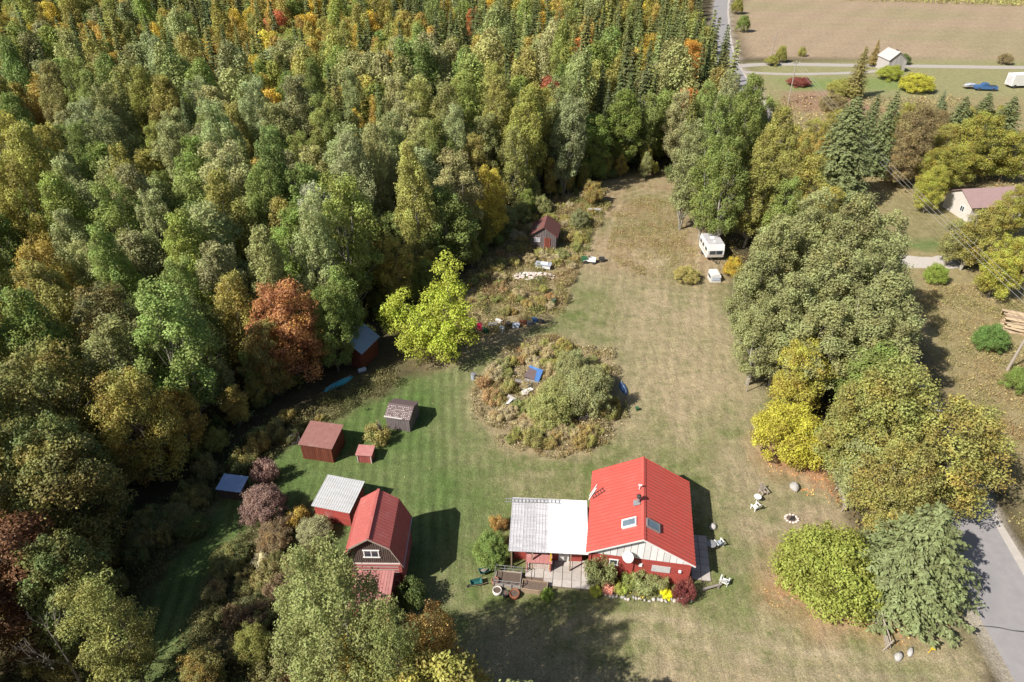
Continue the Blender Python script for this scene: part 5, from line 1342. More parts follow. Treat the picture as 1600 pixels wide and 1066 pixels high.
# far right group
plant_top('big_spruce', 1342, 150, 18, 6.0, (0.098, 0.108, 0.045), 'huge bluish green spruce beside the road')
plant_top('spruce', 1404, 142, 15, 3.8, (0.085, 0.098, 0.040), 'slimmer spruce behind the huge bluish one')
plant_top('spruce', 1374, 146, 14, 3.4, (0.085, 0.098, 0.040), 'slim dark spruce peeking behind the huge bluish one')
plant_top('maple', 1448, 160, 14, 3.9, BROWN, 'brown-leaved tree beside the spruces', warm=.05)
plant_top('spruce', 1478, 140, 11, 2.0, (0.085, 0.105, 0.05), 'small spruce behind the brown-leaved tree')
for px, py, h, r in ((1512, 150, 11, 4.2), (1548, 144, 11, 4.4), (1588, 150, 12, 4.8), (1478, 158, 10, 3.4)):
    plant_top('spruce', px, py, h, r, (0.092, 0.104, 0.044), 'grey-green spruce before the far grass', group='spruces before the far grass')
for px, py, h, r in ((1548, 178, 12, 5.2), (1595, 205, 9, 4.6), (1500, 228, 8, 4.0), (1470, 232, 8, 3.2), (1602, 292, 8, 2.8)):
    plant_top('maple', px, py, h, r, (0.142, 0.145, 0.030), 'yellow-green maple beside the mauve-roofed house', warm=.3, group='maples by the neighbour house')
plant_top('birch', 1540, 330, 9, 2.6, OLIVE, 'loose olive tree before the white house wall', warm=.3)
plant_top('birch', 1566, 316, 7, 2.4, OLIVE, 'loose tree screening the mauve roof', warm=.3)
plant_top('birch', 1505, 345, 7, 2.2, (0.15, 0.15, 0.055), 'grey-green thicket tree by the driveway', warm=.2)
plant_top('maple', 1588, 370, 9, 3.0, YGREEN, 'yellow-green round tree below the white house', warm=.4)
for (px, py, h, r, c, lb) in ((1543, 545, 3.4, 2.1, (0.075, 0.12, 0.03), 'round dark green bush in the meadow by the log pile'), (1590, 610, 3.2, 1.8, (0.10, 0.13, 0.03), 'green bush below the utility pole'),
                              (1458, 440, 3.0, 1.7, (0.13, 0.16, 0.03), 'green bush at the driveway mouth'), (1515, 408, 3.6, 2.2, OLIVE, 'olive bush beside the driveway'), (1560, 425, 3.4, 2.4, YGREEN, 'yellow-green bush below the white house'), (1600, 425, 3.6, 2.4, (0.20, 0.14, 0.06), 'brownish bush at the meadow margin')):
    plant('shrub', *P(px, py)[:2], h, r, c, lb)
for px, py, h, r, c, w in ((1275, 245, 13, 3.2, OLIVE, .3), (1300, 290, 11, 3.0, OLIVE, .4), (1290, 215, 10, 2.8, OCHRE, .6), (1318, 205, 9, 2.6, OCHRE, .7), (1240, 280, 13, 3.0, GREEN, .1), (1120, 215, 16, 3.0, GREEN, .1), (1172, 140, 10, 3.0, GREEN, .1), (1205, 152, 14, 3.2, GREEN, .1), (1190, 172, 12, 3.0, OLIVE, .2), (1245, 196, 9, 2.8, OLIVE, .3), (1278, 186, 8, 2.8, OLIVE, .3), (1310, 172, 8, 3.0, OLIVE, .2), (1262, 210, 9, 2.6, OCHRE, .4), (1300, 240, 9, 2.8, OLIVE, .3)):
    plant_top('birch', px, py, h, r, c, 'loose-crowned birch filling the belt beside the huge spruce', warm=w, group='birches of the roadside belt')
for px, py, h, r, c, w in ((1430, 205, 10, 3.4, BROWN, .2), (1492, 195, 9, 3.6, OLIVE, .3), (1470, 172, 9, 3.4, BROWN, .2), (1525, 168, 8, 3.4, OLIVE, .2), (1425, 160, 9, 3.0, OLIVE, .2), (1572, 166, 8, 3.6, OLIVE, .2), (1470, 260, 8, 2.6, YGREEN, .2)):
    plant_top('maple', px, py, h, r, c, 'rounded tree massed between the spruces and the mauve roof', warm=w, group='trees massed by the spruces')
# the dark corner of the forest
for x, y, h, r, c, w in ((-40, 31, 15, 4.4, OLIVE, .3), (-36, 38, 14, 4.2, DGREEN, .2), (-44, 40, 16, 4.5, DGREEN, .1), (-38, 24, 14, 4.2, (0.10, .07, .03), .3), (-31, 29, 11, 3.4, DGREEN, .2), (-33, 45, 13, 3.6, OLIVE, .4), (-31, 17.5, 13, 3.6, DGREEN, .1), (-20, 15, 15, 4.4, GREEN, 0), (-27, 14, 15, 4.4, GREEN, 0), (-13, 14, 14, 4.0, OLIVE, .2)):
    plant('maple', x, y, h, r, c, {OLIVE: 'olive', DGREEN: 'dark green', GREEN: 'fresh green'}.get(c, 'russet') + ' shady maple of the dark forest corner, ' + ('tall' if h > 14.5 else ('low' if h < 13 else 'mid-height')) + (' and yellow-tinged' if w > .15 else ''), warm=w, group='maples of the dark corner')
# far features by the lane
plant_top('maple', 1082, 62, 15, 4.4, (0.27, 0.15, 0.03), 'rounded orange maple standing out beside the road', warm=.85)
plant_top('spruce', 1035, 62, 15, 2.0, SPR, 'dark pointed spruce beside the rounded orange maple')
plant_top('cedar', 1355, 72, 12, 2.6, (0.135, 0.115, 0.04), 'brownish cedar beside the derelict barn')
plant_top('cedar', 1374, 62, 7, 2.4, (0.155, 0.115, 0.04), 'small tawny cedar behind the derelict barn')
for (px, py, h, r, c, lb) in ((1388, 124, 4.0, 3.4, (0.17, 0.18, 0.03), 'green bush before the derelict barn'), (1428, 142, 4.5, 4.6, (0.225, 0.21, 0.03), 'broad yellow bush before the derelict barn'), (1318, 150, 4.5, 4.4, OLIVE, 'olive bush beside the brown far plot'), (1300, 172, 4.0, 3.5, BROWN, 'brownish bush at the edge of the far plot'),
                              (1248, 133, 2.2, 3.2, (0.14, 0.045, 0.035), 'low dark red bush on the far grass'), (1218, 98, 5, 1.8, OLIVE, 'olive sapling at the field corner'), (1205, 102, 3, 2.0, OLIVE, 'low olive bush at the field corner'), (1252, 88, 3, 1.3, OLIVE, 'lone sapling at the field edge'), (1568, 100, 3.2, 2.2, (0.15, 0.12, 0.06), 'small brown bush beside the gravel lane'), (1410, 100, 3.0, 2.2, DGREEN, 'dark bush behind the derelict barn'),
                              (1160, 50, 6, 2.4, GREEN, 'green bush beside the far road'), (1150, 22, 6, 2.5, OLIVE, 'olive bush beside the far road bend')):
    plant('shrub', *P(px, py)[:2], h, r, c, lb)
# overgrown island: a willow and its shrubs
for (px, py, h, r, c, lb) in ((878, 630, 4.2, 2.2, (0.155, 0.158, 0.062), 'mid-green willow bush between the two larger ones'), (893, 592, 4.0, 2.1, (0.150, 0.155, 0.068), 'grey willow bush behind the blue sheet'), (915, 640, 5.8, 2.9, (0.150, 0.155, 0.068), 'grey-green willow bush crowning the overgrown island'), (858, 655, 4.2, 2.6, (0.165, 0.170, 0.060), 'olive willow bush beside the blue tarp'), (925, 610, 3.6, 2.0, (0.165, 0.165, 0.072), 'smaller grey willow bush by the blue boat')):
    plant('shrub', *P(px, py)[:2], h, r, c, lb, warm=.1)
isl = wpoly([(745, 600), (790, 548), (860, 532), (940, 560), (975, 640), (930, 698), (880, 712), (800, 700), (755, 655)])
pal = [(0.20, 0.155, 0.06), (0.185, 0.165, 0.06), (0.235, 0.195, 0.11), (0.175, 0.17, 0.055), (0.215, 0.14, 0.07), (0.24, 0.205, 0.125), (0.14, 0.15, 0.05), (0.15, 0.155, 0.06)]
n = 0
while n < 130:
    c = random.choice(pal)
    x, y = random.uniform(-6, 14), random.uniform(44, 72)
    if sdist(np.array([x]), np.array([y]), isl)[0] < .5: continue
    h = random.uniform(.7, 1.6)
    plant('shrub', x, y, h, h * random.uniform(.6, .85), c, look(h, c, 1.0, 1.3) + ' bramble in the overgrown island', warm=random.uniform(0, .35), group='brambles of the overgrown island', name='bramble', keep=False); n += 1
# yard shrubs
for (px, py, h, r, c, w, lb) in ((770, 872, 2.9, 1.75, (0.10, 0.135, 0.035), .05, 'rounded green bush at the corner of the silver-roofed wing'), (778, 825, 1.4, .9, (0.20, 0.135, 0.05), .6, 'rusty low shrub behind the wing corner bush'), (936, 905, 3.0, 1.48, (0.115, 0.125, 0.050), .05, 'dense upright dark bush at the house front'),
                              (1066, 933, 2.2, 1.0, (0.12, 0.035, 0.03), .0, 'dark wine-red bush at the house corner'), (1005, 918, 1.7, 1.2, (0.17, 0.18, 0.075), 0, 'soft grey-green shrub in the flower bed'), (985, 915, 1.3, .9, (0.15, 0.17, 0.05), .1, 'green shrub in the middle of the flower bed'), (1030, 915, 1.4, .9, (0.17, 0.17, 0.07), 0, 'pale green shrub below the white banner'),
                              (951, 922, 1.0, .7, (0.40, 0.20, 0.15), 0, 'pink flowering bush in the flower bed'), (1040, 932, .8, .55, (0.62, 0.42, 0.02), 0, 'bright yellow flowering clump in the flower bed'), (968, 925, .9, .6, (0.20, 0.22, 0.05), .2, 'low green clump behind the edging stones'), (930, 928, .9, .6, (0.22, 0.23, 0.04), .2, 'yellow-green clump at the patio end of the flower bed'), (854, 934, 1.0, .6, (0.11, 0.15, 0.03), 0, 'little green bush at the raised bed end'),
                              (590, 690, 2.4, 1.5, (0.18, 0.165, 0.06), .25, 'tawny thin shrub behind the knee-high red hut'), (418, 806, 3.8, 2.1, (0.150, 0.098, 0.082), .1, 'pinkish brown crab apple shrub between the two small sheds'), (418, 752, 3.0, 1.4, (0.165, 0.105, 0.088), .1, 'pinkish russet bush above the crab apple shrub'), (465, 815, 1.8, 1.3, OCHRE, .5, 'golden weedy shrub beside the log shed'), (492, 838, 2.0, 1.7, (0.17, 0.165, 0.085), 0, 'pale grey-green shrub before the log shed'),
                              (430, 850, 2.0, 1.6, (0.12, 0.09, 0.05), .3, 'brownish shrub in the rough below the crab apple'), (362, 880, 1.8, 1.8, (0.10, 0.11, 0.04), .2, 'dull green shrub in the shaded rough'), (408, 880, 1.3, .8, (0.34, 0.31, 0.20), 0, 'cream-flowered weed clump in the shaded rough'), (300, 830, 1.6, 1.6, DGREEN, .1, 'dark green shrub beside the shaded grass track'),
                              (1071, 438, 2.2, 1.9, (0.20, 0.175, 0.06), .1, 'tawny green bush before the camper clearing'), (905, 355, 3.2, 1.7, (0.125, 0.130, 0.060), .1, 'grey-green bush beside the plank cabin'), (925, 318, 4.5, 1.8, (0.17, 0.14, 0.05), .4, 'russet sapling bush at the clearing head'), (812, 345, 3.6, 2.0, (0.15, 0.155, 0.055), .1, 'olive bush behind the plank cabin'), (845, 335, 3.6, 1.8, (0.15, 0.155, 0.06), .1, 'green bush hugging the back of the cabin'), (1145, 430, 3.0, 1.6, (0.24, 0.19, 0.03), .6, 'golden bush beside the camper')):
    plant('shrub', *P(px, py)[:2], h, r, c, lb, warm=w)
plant_top('maple', 762, 262, 12, 3.2, (0.24, 0.20, 0.035), 'golden green tree at the clearing edge behind the cabin', warm=.2)
rough = wpoly([(310, 1090), (325, 930), (350, 875), (400, 830), (470, 805), (495, 850), (510, 900), (480, 960), (460, 1090)])
n = 0
while n < 60:
    c = random.choice([(0.10, 0.10, 0.04), (0.13, 0.125, 0.05), (0.16, 0.14, 0.06), (0.08, 0.09, 0.035), (0.12, 0.085, 0.05)])
    x, y = random.uniform(-30, -8), random.uniform(24, 46)
    if sdist(np.array([x]), np.array([y]), rough)[0] < .3: continue
    h = random.uniform(.8, 2.2)
    plant('shrub', x, y, h, h * random.uniform(.5, .8), c, look(h, c, 1.25, 1.75) + ' weed bush in the rough below the barn', warm=random.uniform(0, .3), group='weed bushes of the rough', name='weed_bush', keep=False); n += 1
dark = wpoly([(40, 1060), (110, 940), (200, 840), (330, 730), (440, 660), (540, 608), (555, 630), (450, 695), (345, 765), (265, 860), (185, 960), (140, 1066)])
n = 0
while n < 75:
    c = random.choice([(0.10, 0.10, 0.04), (0.14, 0.13, 0.05), (0.17, 0.145, 0.05), (0.08, 0.095, 0.035)])
    x, y = random.uniform(-36, -12), random.uniform(24, 60)
    if sdist(np.array([x]), np.array([y]), dark)[0] < .2 or (abs(x + 19) < 4.5 and abs(y - 58) < 4.5) or (abs(x - sE.location.x) < 2.4 and abs(y - sE.location.y) < 2.4): continue
    h = random.uniform(.8, 2.4)
    plant('shrub', x, y, h, h * random.uniform(.5, .8), c, look(h, c, 1.35, 1.9) + ' scrub bush in the strip between sheds and forest', warm=random.uniform(0, .4), group='scrub bushes along the forest', name='scrub_bush', keep=False); n += 1
# meadow goldenrod and forest-edge saplings
mead = wpoly([(660, 560), (700, 480), (750, 415), (850, 325), (940, 290), (945, 335), (900, 425), (870, 485), (770, 500), (720, 550)])
n = 0
while n < 110:
    c = random.choice(pal)
    x, y = random.uniform(-12, 18), random.uniform(58, 118)
    if sdist(np.array([x]), np.array([y]), mead)[0] < .4 or (abs(x - 5) < 3.2 and abs(y - 93.5) < 3.4) or (abs(x - sp.location.x) < 3.6 and abs(y - sp.location.y + .8) < 2.6) or (abs(x - wt.location.x) < 1.8 and abs(y - wt.location.y) < 1.8): continue
    h = random.uniform(.6, 1.5)
    plant('shrub', x, y, h, h * random.uniform(.6, .95), c, look(h, c, .9, 1.2) + ' goldenrod clump in the meadow round the cabin', warm=random.uniform(0, .3), group='goldenrod of the cabin meadow', name='goldenrod', keep=False); n += 1
EDGE = [(-41, 33), (-33.5, 44), (-27.5, 52), (-23.5, 60), (-20.5, 67), (-14.5, 74), (-8.5, 82), (-3.5, 92), (1.5, 103), (9.5, 112), (16.5, 118.5), (26, 120), (34, 118)]
for i in range(95):
    k = random.randrange(len(EDGE) - 1); t = random.random(); e0, e1 = EDGE[k], EDGE[k + 1]
    x, y = e0[0] + (e1[0] - e0[0]) * t - random.uniform(-1.0, 3.5), e0[1] + (e1[1] - e0[1]) * t + random.uniform(-.8, 3)
    if abs(x + 18) < 3.6 and abs(y - 64.5) < 3.6: continue
    hs, hb = random.uniform(4, 7.5), random.uniform(1.2, 2.8); c = random.choice((OLIVE, GREEN, GREY, OCHRE)); cb = random.choice((DGREEN, GREEN, OLIVE))
    if abs(x + 19) < 4 and abs(y - 58.5) < 3: continue
    if random.random() < .45: plant('birch', x, y, hs, random.uniform(1.0, 1.8), c, look(hs, c, 5.1, 6.3) + ' sapling at the forest edge ' + near_what(x, y), warm=random.uniform(0, .4), group='saplings of the forest edge', name='sapling', keep=False)
    else: plant('shrub', x, y, hb, random.uniform(1.0, 1.9), cb, look(hb, cb, 1.7, 2.3) + ' leafy shrub at the forest edge ' + near_what(x, y), warm=random.uniform(0, .3), group='shrubs of the forest edge', name='edge_shrub', keep=False, cat='shrub')
# bare trees
def dead_tree(px, py, h, label, spread=.5):
    mb = MB(); p = onground(px, py)
    def grow(a, d, L, r, k):
        b = a + d * L; mb.tube(a, b, r, r * .65, 5)
        if k:
            for _ in range(3 if k > 1 else 2):
                nd = (d + Vector((random.uniform(-1, 1), random.uniform(-1, 1), random.uniform(-.1, .6))) * spread).normalized(); grow(a.lerp(b, random.uniform(.55, 1)), nd, L * random.uniform(.55, .75), r * .6, k - 1)
    grow(Vector((0, 0, -.2)), Vector((random.uniform(-.1, .1), 0, 1)).normalized(), h * .42, .11, 4)
    r = root('bare_tree', p, 0, label, 'tree'); mb.build('trunk', 'dead_wood', r)
dead_tree(245, 720, 9, 'leafless grey tree leaning at the shaded forest edge')
dead_tree(95, 840, 9, 'leafless pale tree in the dark forest corner')
dead_tree(130, 1075, 9, 'bare-twigged tree thrust up among the corner foliage')
dead_tree(1355, 830, 6, 'bare grey sapling behind the split-rail fence')
dead_tree(600, 685, 2.6, 'bare twiggy bush beside the knee-high hut')

# ------------------------------------------------------------------ the forest
F1 = [(-400, 20), (-45, 26), (-42, 34), (-34, 44), (-28, 52), (-24, 60), (-21, 67), (-15, 74), (-9, 82), (-4, 92), (1, 103), (9, 112), (16, 119), (26, 121), (34, 118), (40, 124), (45, 140), (49, 165), (51, 200), (56.5, 235), (67, 285), (95, 360), (-500, 360)]
pts = []
cell = {}
def ok_point(x, y, s):
    ci, cj = int(x // 8), int(y // 8)
    for i in (-1, 0, 1):
        for j in (-1, 0, 1):
            for (a, b) in cell.get((ci + i, cj + j), ()):
                if (a - x) ** 2 + (b - y) ** 2 < s * s: return False
    for (a, b, r) in placed:
        if (a - x) ** 2 + (b - y) ** 2 < (r * .75 + 1.5) ** 2: return False
    return True
cand = np.stack([rng.uniform(-260, 110, 60000), rng.uniform(26, 345, 60000)], 1)
cand = cand[sdist(cand[:, 0], cand[:, 1], F1) > 0]
order = np.argsort(cand[:, 1]); cand = cand[rng.permutation(len(cand))]
nz_k = fbm(cand[:, 0] * .03, cand[:, 1] * .03, 55, 4); nz_c = fbm(cand[:, 0] * .05, cand[:, 1] * .05, 91, 4)
for (x, y), a, b in zip(cand, nz_k, nz_c):
    zc = y * CT + (CAM_H - 10) * ST
    u, v = to_px(x, y, 10)
    if u < -90 or u > 1690 or to_px(x, y, 20)[1] > 1130: continue
    s = (4.6 if y < 110 else (4.3 if y < 200 else 4.8)) * random.uniform(.82, 1.15)
    if not ok_point(x, y, s): continue
    cell.setdefault((int(x // 8), int(y // 8)), []).append((x, y))
    pts.append((y, x, a, b))
pts.sort()
counts = {}
FOREST_LABELS = {
    'aspen': {'grey': 'grey-green aspen crowded among the forest trees', 'green': 'green aspen crowded among the forest trees', 'olive': 'olive aspen crowded among the forest trees'},
    'birch': {'ochre': 'ochre birch among the forest trees', 'olive': 'olive birch among the forest trees', 'yellow': 'yellow birch among the forest trees'},
    'spruce': {'dark': 'dark spruce spire among the forest trees', 'cedar': 'yellowish green conifer spire among the forest trees'},
    'maple': {'yellow': 'golden maple crown among the forest trees', 'orange': 'orange maple crown among the forest trees', 'red': 'red maple crown among the forest trees', 'green': 'rounded green maple crown among the forest trees'}}
TINTS = {'grey': GREY, 'green': GREEN, 'olive': OLIVE, 'ochre': OCHRE, 'yellow': YELLOW, 'dark': SPR, 'cedar': CED, 'orange': ORANGE, 'red': RED}
massC, massN, massS, massV, massT = [], [], [], [], []
def lib_arrays(kind):
    out = []
    for _, me in LIB[kind]:
        n = sum(1 for p in me.polygons if p.material_index == 0)
        co = np.empty(len(me.vertices) * 3); me.vertices.foreach_get('co', co); co = co.reshape(-1, 3)[:n * 4].reshape(n, 4, 3)
        out.append(co)
    return out
ARR = {k: lib_arrays(k) for k in ('far_aspen', 'far_birch', 'far_maple', 'far_spruce')}
mass_v, mass_t, mass_var = [], [], []
for y, x, a, b in pts:
    u, v = to_px(x, y, 12)
    q = random.random()
    farz = np.clip((y - 105) / 70, 0, 1)
    con = np.clip((a - .46) * 3.4, 0, .85) * farz + .09 + (.10 if (u > 640 and v < 140) else 0)
    if q < con and y > 84: kind, c = 'spruce', ('cedar' if random.random() < (.55 if u > 700 else .2) else 'dark')
    else:
        t = random.random()
        warmth = np.clip(.12 + farz * .76 + (b - .5) * 1.1, 0, 1)
        if t < warmth:
            if random.random() < .26: kind, c = 'maple', random.choices(['yellow', 'orange', 'red', 'green'], [.48, .06, .04, .42] if y > 128 else [.3, 0, 0, .7])[0]
            else: kind, c = 'birch', random.choices(['ochre', 'olive', 'yellow'], [.50, .40, .10])[0]
        else:
            if random.random() < .14: kind, c = 'maple', 'green'
            else: kind, c = 'aspen', random.choices(['grey', 'green', 'olive'], [.4, .35, .25])[0]
    h = {'aspen': random.uniform(12, 20), 'birch': random.uniform(8, 14.5), 'maple': random.uniform(8.5, 14.5), 'spruce': random.uniform(12, 20)}[kind]
    r = {'aspen': random.uniform(2.5, 4.0), 'birch': random.uniform(1.9, 3.0), 'maple': random.uniform(2.6, 4.0), 'spruce': random.uniform(1.7, 2.7)}[kind]
    col = np.array(TINTS[c]) * random.uniform(.8, 1.25) * np.array([random.uniform(.9, 1.12), 1, random.uniform(.85, 1.15)])
    counts[kind] = counts.get(kind, 0) + 1
    if counts[kind] <= 290:
        far = y > 128
        de = sdist(np.array([x]), np.array([y]), F1)[0]
        lo_, hi_ = {'aspen': (14.6, 17.4), 'birch': (11, 12.6), 'maple': (11, 12.6), 'spruce': (14.5, 17.4)}[kind]
        words_ = FOREST_LABELS[kind][c].split(' among')[0].split(' crowded')[0]
        size_ = 'low' if h < lo_ else ('tall' if h > hi_ else 'mid-height')
        where_ = near_what(x, y) if y < 128 else ('in the forest beside the far road' if x > 25 and y > 128 else ('in the forest far behind the plank cabin' if x > -30 else 'deep in the far forest'))
        if de < 6 and y < 135: size_ += ' front-row'
        plant(('far_' if far else '') + kind, x, y, h, r, tuple(col), size_ + ' ' + words_ + ' ' + where_, warm=random.choice((0, .05, .15, .3)) if kind in ('birch', 'maple') else random.uniform(0, .15), group=kind + ' trees of the forest', keep=False, tilt=.06)
    else:
        A = random.choice(ARR['far_' + kind]); H0, R0 = REF['far_' + kind]
        n = len(A); A = A[rng.permutation(n)[:n // 8]]; A = A.mean(1, keepdims=True) + (A - A.mean(1, keepdims=True)) * 1.9
        th_ = random.uniform(0, 6.28); ct_, st_ = math.cos(th_), math.sin(th_)
        B = A * np.array((r / R0, r / R0, h / H0))
        B = np.stack([B[..., 0] * ct_ - B[..., 1] * st_ + x, B[..., 0] * st_ + B[..., 1] * ct_ + y, B[..., 2]], -1)
        mass_v.append(B); mass_t.append(np.tile(np.clip(col * LEAF_GAIN * np.array(LEAF_WB), 0, 1), (len(B), 1))); mass_var.append(rng.uniform(0, 1, len(B)))
print('forest', counts, 'mass trees', len(mass_v))
def quad_mesh(name, V, tint_, var, mat):
    n = len(V); me = bpy.data.meshes.new(name)
    me.vertices.add(n * 4); me.loops.add(n * 4); me.polygons.add(n)
    me.vertices.foreach_set('co', V.reshape(-1)); me.loops.foreach_set('vertex_index', np.arange(n * 4, dtype=np.int32))
    me.polygons.foreach_set('loop_start', np.arange(0, n * 4, 4, dtype=np.int32)); me.materials.append(M[mat]); me.update(calc_edges=True)
    a = me.attributes.new('var', 'FLOAT', 'FACE'); a.data.foreach_set('value', var)
    a = me.attributes.new('tint', 'FLOAT_COLOR', 'FACE'); a.data.foreach_set('color', np.concatenate([tint_, np.ones((n, 1))], 1).ravel())
    return me
if mass_v:
    V = np.concatenate(mass_v)
    print('mass quads', len(V))
    fo = link(bpy.data.objects.new('forest', quad_mesh('forest', V, np.concatenate(mass_t), np.concatenate(mass_var), 'leaf_tint')))
    tag(fo, 'distant mixed autumn forest that closes the view', 'forest', None, 'stuff')

# ------------------------------------------------------------------ ground cover nobody could count
def cover(name, label, zones, palette, seed):
    """leaf and blade faces standing over world polygons: zones = (poly, per m2, height, blade share, size)"""
    g = np.random.default_rng(seed); Vs = []; Ts = []; vs_ = []
    for poly, dens, hgt, blade, size in zones:
        P_ = np.array(poly); lo, hi = P_.min(0), P_.max(0)
        n = int((hi - lo).prod() * dens)
        x, y = g.uniform(lo[0], hi[0], n), g.uniform(lo[1], hi[1], n)
        wx, wy = x + (fbm(x * .6, y * .6, seed) - .5) * 4, y + (fbm(x * .6, y * .6, seed + 5) - .5) * 4
        cl_ = fbm(x * .55, y * .55, seed + 11, 4)
        keep = (sdist(wx, wy, poly) > 0) & (g.uniform(0, 1, n) < np.clip((cl_ - .22) * 2.6, .08, 1))
        u_, v_ = 800 + CAM_F * x / (y * CT + CAM_H * ST), 0
        keep &= (u_ > -120) & (u_ < 1720)
        x, y, cl_ = x[keep], y[keep], cl_[keep]; n = len(x)
        if not n: continue
        hh = hgt * np.clip((cl_ - .2) * 2.0, .25, 1.25)
        isb = g.uniform(0, 1, n) < blade
        z = np.where(isb, hh * g.uniform(.25, .6, n), hh * g.uniform(.15, 1, n))
        N_ = g.normal(size=(n, 3)) * .8 + np.array((0, 0, .7)); N_[isb] = g.normal(size=(isb.sum(), 3)) * np.array((1, 1, .25))
        N_ = unit(N_); T = g.normal(size=(n, 3)); T[isb] = T[isb] * .3 + np.array((0, 0, 1))
        T = unit(T - (T * N_).sum(1, keepdims=True) * N_); B = np.cross(N_, T)
        s = size * g.uniform(.6, 1.5, n); L_ = np.where(isb, np.maximum(hh * .9, s), s)[:, None] * .5; W_ = np.where(isb, s * .25, s * .62)[:, None] * .5
        C = np.stack([x, y, z - .05], 1)
        Vs.append(np.stack([C + T * L_, C + B * W_, C - T * L_, C - B * W_], 1))
        pc = np.array(palette); k = np.clip((fbm(x * .35, y * .35, seed + 23, 3) * 1.5 - .25 + g.normal(0, .14, n)) * len(pc), 0, len(pc) - 1).astype(int)
        Ts.append(np.clip(pc[k] * 1.75, 0, 1)); vs_.append(g.uniform(0, 1, n))
    V = np.concatenate(Vs); print(name, len(V))
    o = link(bpy.data.objects.new(name, quad_mesh(name, V, np.concatenate(Ts), np.concatenate(vs_), 'leaf_tint')))
    return tag(o, label, None, None, 'stuff')
W = wpoly
cover('meadow_weeds', 'tawny goldenrod and weeds of the unmown meadow round the cabin',
      [(W([(640, 575), (690, 480), (745, 410), (850, 320), (945, 285), (950, 330), (905, 420), (880, 490), (760, 520), (700, 560)]), 130, 1.0, .4, .17)],
      [(0.11, 0.115, 0.04), (0.165, 0.155, 0.05), (0.20, 0.175, 0.065), (0.23, 0.18, 0.095), (0.19, 0.135, 0.065)], 3)
cover('island_weeds', 'dense goldenrod and dead grass filling the overgrown island', [(W([(738, 595), (790, 540), (860, 525), (955, 555), (982, 640), (930, 703), (880, 718), (792, 702), (745, 650)]), 190, .8, .45, .14)],
      [(0.165, 0.15, 0.055), (0.23, 0.19, 0.10), (0.28, 0.23, 0.145), (0.215, 0.18, 0.065), (0.22, 0.15, 0.075)], 5)
cover('rough_weeds', 'dark rough weeds between the sheds and the forest',
      [(W([(250, 1100), (300, 930), (330, 870), (400, 815), (480, 790), (490, 850), (470, 940), (480, 1100)]), 190, .9, .4, .13),
       (W([(-60, 1100), (60, 960), (200, 830), (330, 720), (430, 655), (520, 612), (600, 575), (640, 600), (560, 635), (440, 700), (340, 785), (270, 870), (200, 980), (170, 1100)]), 170, 1.0, .35, .14)],
      [(0.05, 0.06, 0.025), (0.08, 0.085, 0.03), (0.11, 0.105, 0.04), (0.14, 0.12, 0.05)], 8)
cover('undergrowth', 'leafy undergrowth on the forest floor along its edge',
      [([(-110, 40), (-50, 24), (-42, 34), (-33, 44), (-27, 52), (-23, 60), (-20, 67), (-14, 74), (-8, 82), (-3, 92), (2, 103), (10, 112), (16, 119), (26, 121), (34, 118), (40, 124), (40, 132), (10, 130), (-20, 100), (-40, 75), (-60, 60)], 8, 1.3, .15, .36)],
      [(0.055, 0.065, 0.025), (0.075, 0.085, 0.03), (0.11, 0.10, 0.035), (0.13, 0.09, 0.04)], 13)
cover('belt_undergrowth', 'brush and fallen leaves under the roadside trees',
      [([(28.5, 33), (30, 45), (29, 58), (30, 75), (32, 95), (36, 118), (47, 118), (45, 90), (42, 62), (38, 46), (35.5, 36), (33.5, 29)], 12, .7, .25, .28)],
      [(0.10, 0.10, 0.035), (0.15, 0.13, 0.045), (0.22, 0.14, 0.05), (0.18, 0.16, 0.05)], 17)
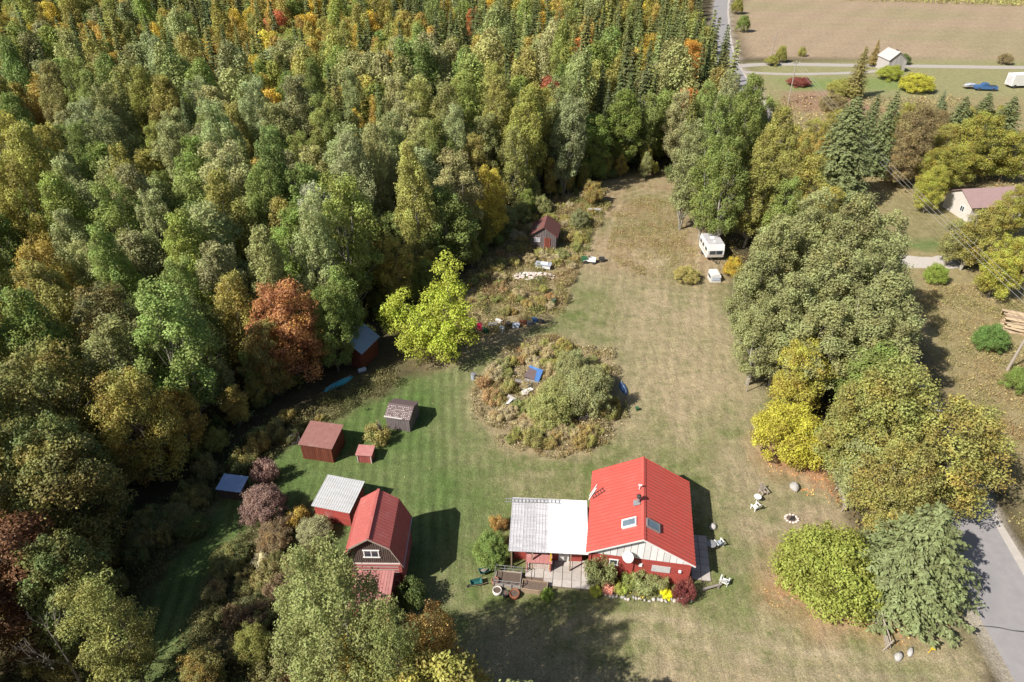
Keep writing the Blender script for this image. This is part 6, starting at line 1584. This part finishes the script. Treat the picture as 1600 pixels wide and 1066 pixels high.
cover('roadside_weeds', 'tawny grass and weeds of the meadow beyond the road',
      [([(47, 44), (50, 62), (54, 80), (62, 82), (85, 80), (85, 40), (60, 36)], 60, .6, .5, .15), ([(54, 100), (60, 150), (66, 172), (110, 172), (110, 118), (84, 110), (68, 112)], 4, .9, .3, .40), ([(43.2, 30), (44, 40), (47, 48), (60, 44), (60, 28)], 34, .5, .5, .18)],
      [(0.15, 0.14, 0.05), (0.22, 0.185, 0.075), (0.27, 0.205, 0.10), (0.21, 0.13, 0.055)], 19)
cover('clearing_grass', 'long dry grass left standing in the middle of the clearing', [(W([(962, 325), (1010, 308), (1060, 320), (1085, 390), (1078, 430), (1000, 428), (950, 400)]), 120, .4, .75, .13)],
      [(0.26, 0.19, 0.10), (0.22, 0.19, 0.075), (0.31, 0.24, 0.14)], 23)
cover('flower_bed', 'mixed flowers and greenery of the bed before the house', [(W([(918, 905), (1078, 905), (1082, 932), (1000, 940), (925, 928)]), 110, .8, .2, .15)],
      [(0.09, 0.13, 0.035), (0.15, 0.18, 0.05), (0.22, 0.21, 0.06), (0.45, 0.32, 0.03), (0.18, 0.19, 0.08), (0.38, 0.19, 0.14)], 29)
cover('fallen_leaves', 'scattered orange fallen leaves under the lawn bushes', [(W([(1185, 690), (1300, 700), (1320, 790), (1250, 760), (1200, 735)]), 22, .05, 0, .13), (W([(1180, 930), (1260, 900), (1390, 930), (1410, 1010), (1330, 985)]), 22, .05, 0, .13)],
      [(0.42, 0.17, 0.06), (0.50, 0.28, 0.10), (0.36, 0.13, 0.05)], 31)
cover('corn', 'strip of standing pale corn beyond the harvested field', [([(125, 312), (215, 293), (420, 258), (420, 290), (135, 335)], 4, 2.6, .5, .7)], [(0.28, 0.24, 0.09), (0.22, 0.22, 0.07)], 37)
cover('lawn_litter', 'fallen leaves and dry tufts scattered over the lawn', [(W([(760, 1066), (740, 960), (1100, 940), (1130, 800), (1000, 700), (1010, 560), (930, 480), (960, 300), (1070, 290), (1160, 480), (1200, 640), (1320, 790), (1400, 960), (1450, 1066)]), 5, .05, .3, .10), (W([(640, 590), (740, 590), (745, 700), (800, 760), (730, 960), (640, 960), (600, 700)]), 2.5, .05, .3, .09)],
      [(0.30, 0.235, 0.13), (0.24, 0.18, 0.08), (0.15, 0.13, 0.05), (0.34, 0.24, 0.09)], 43)
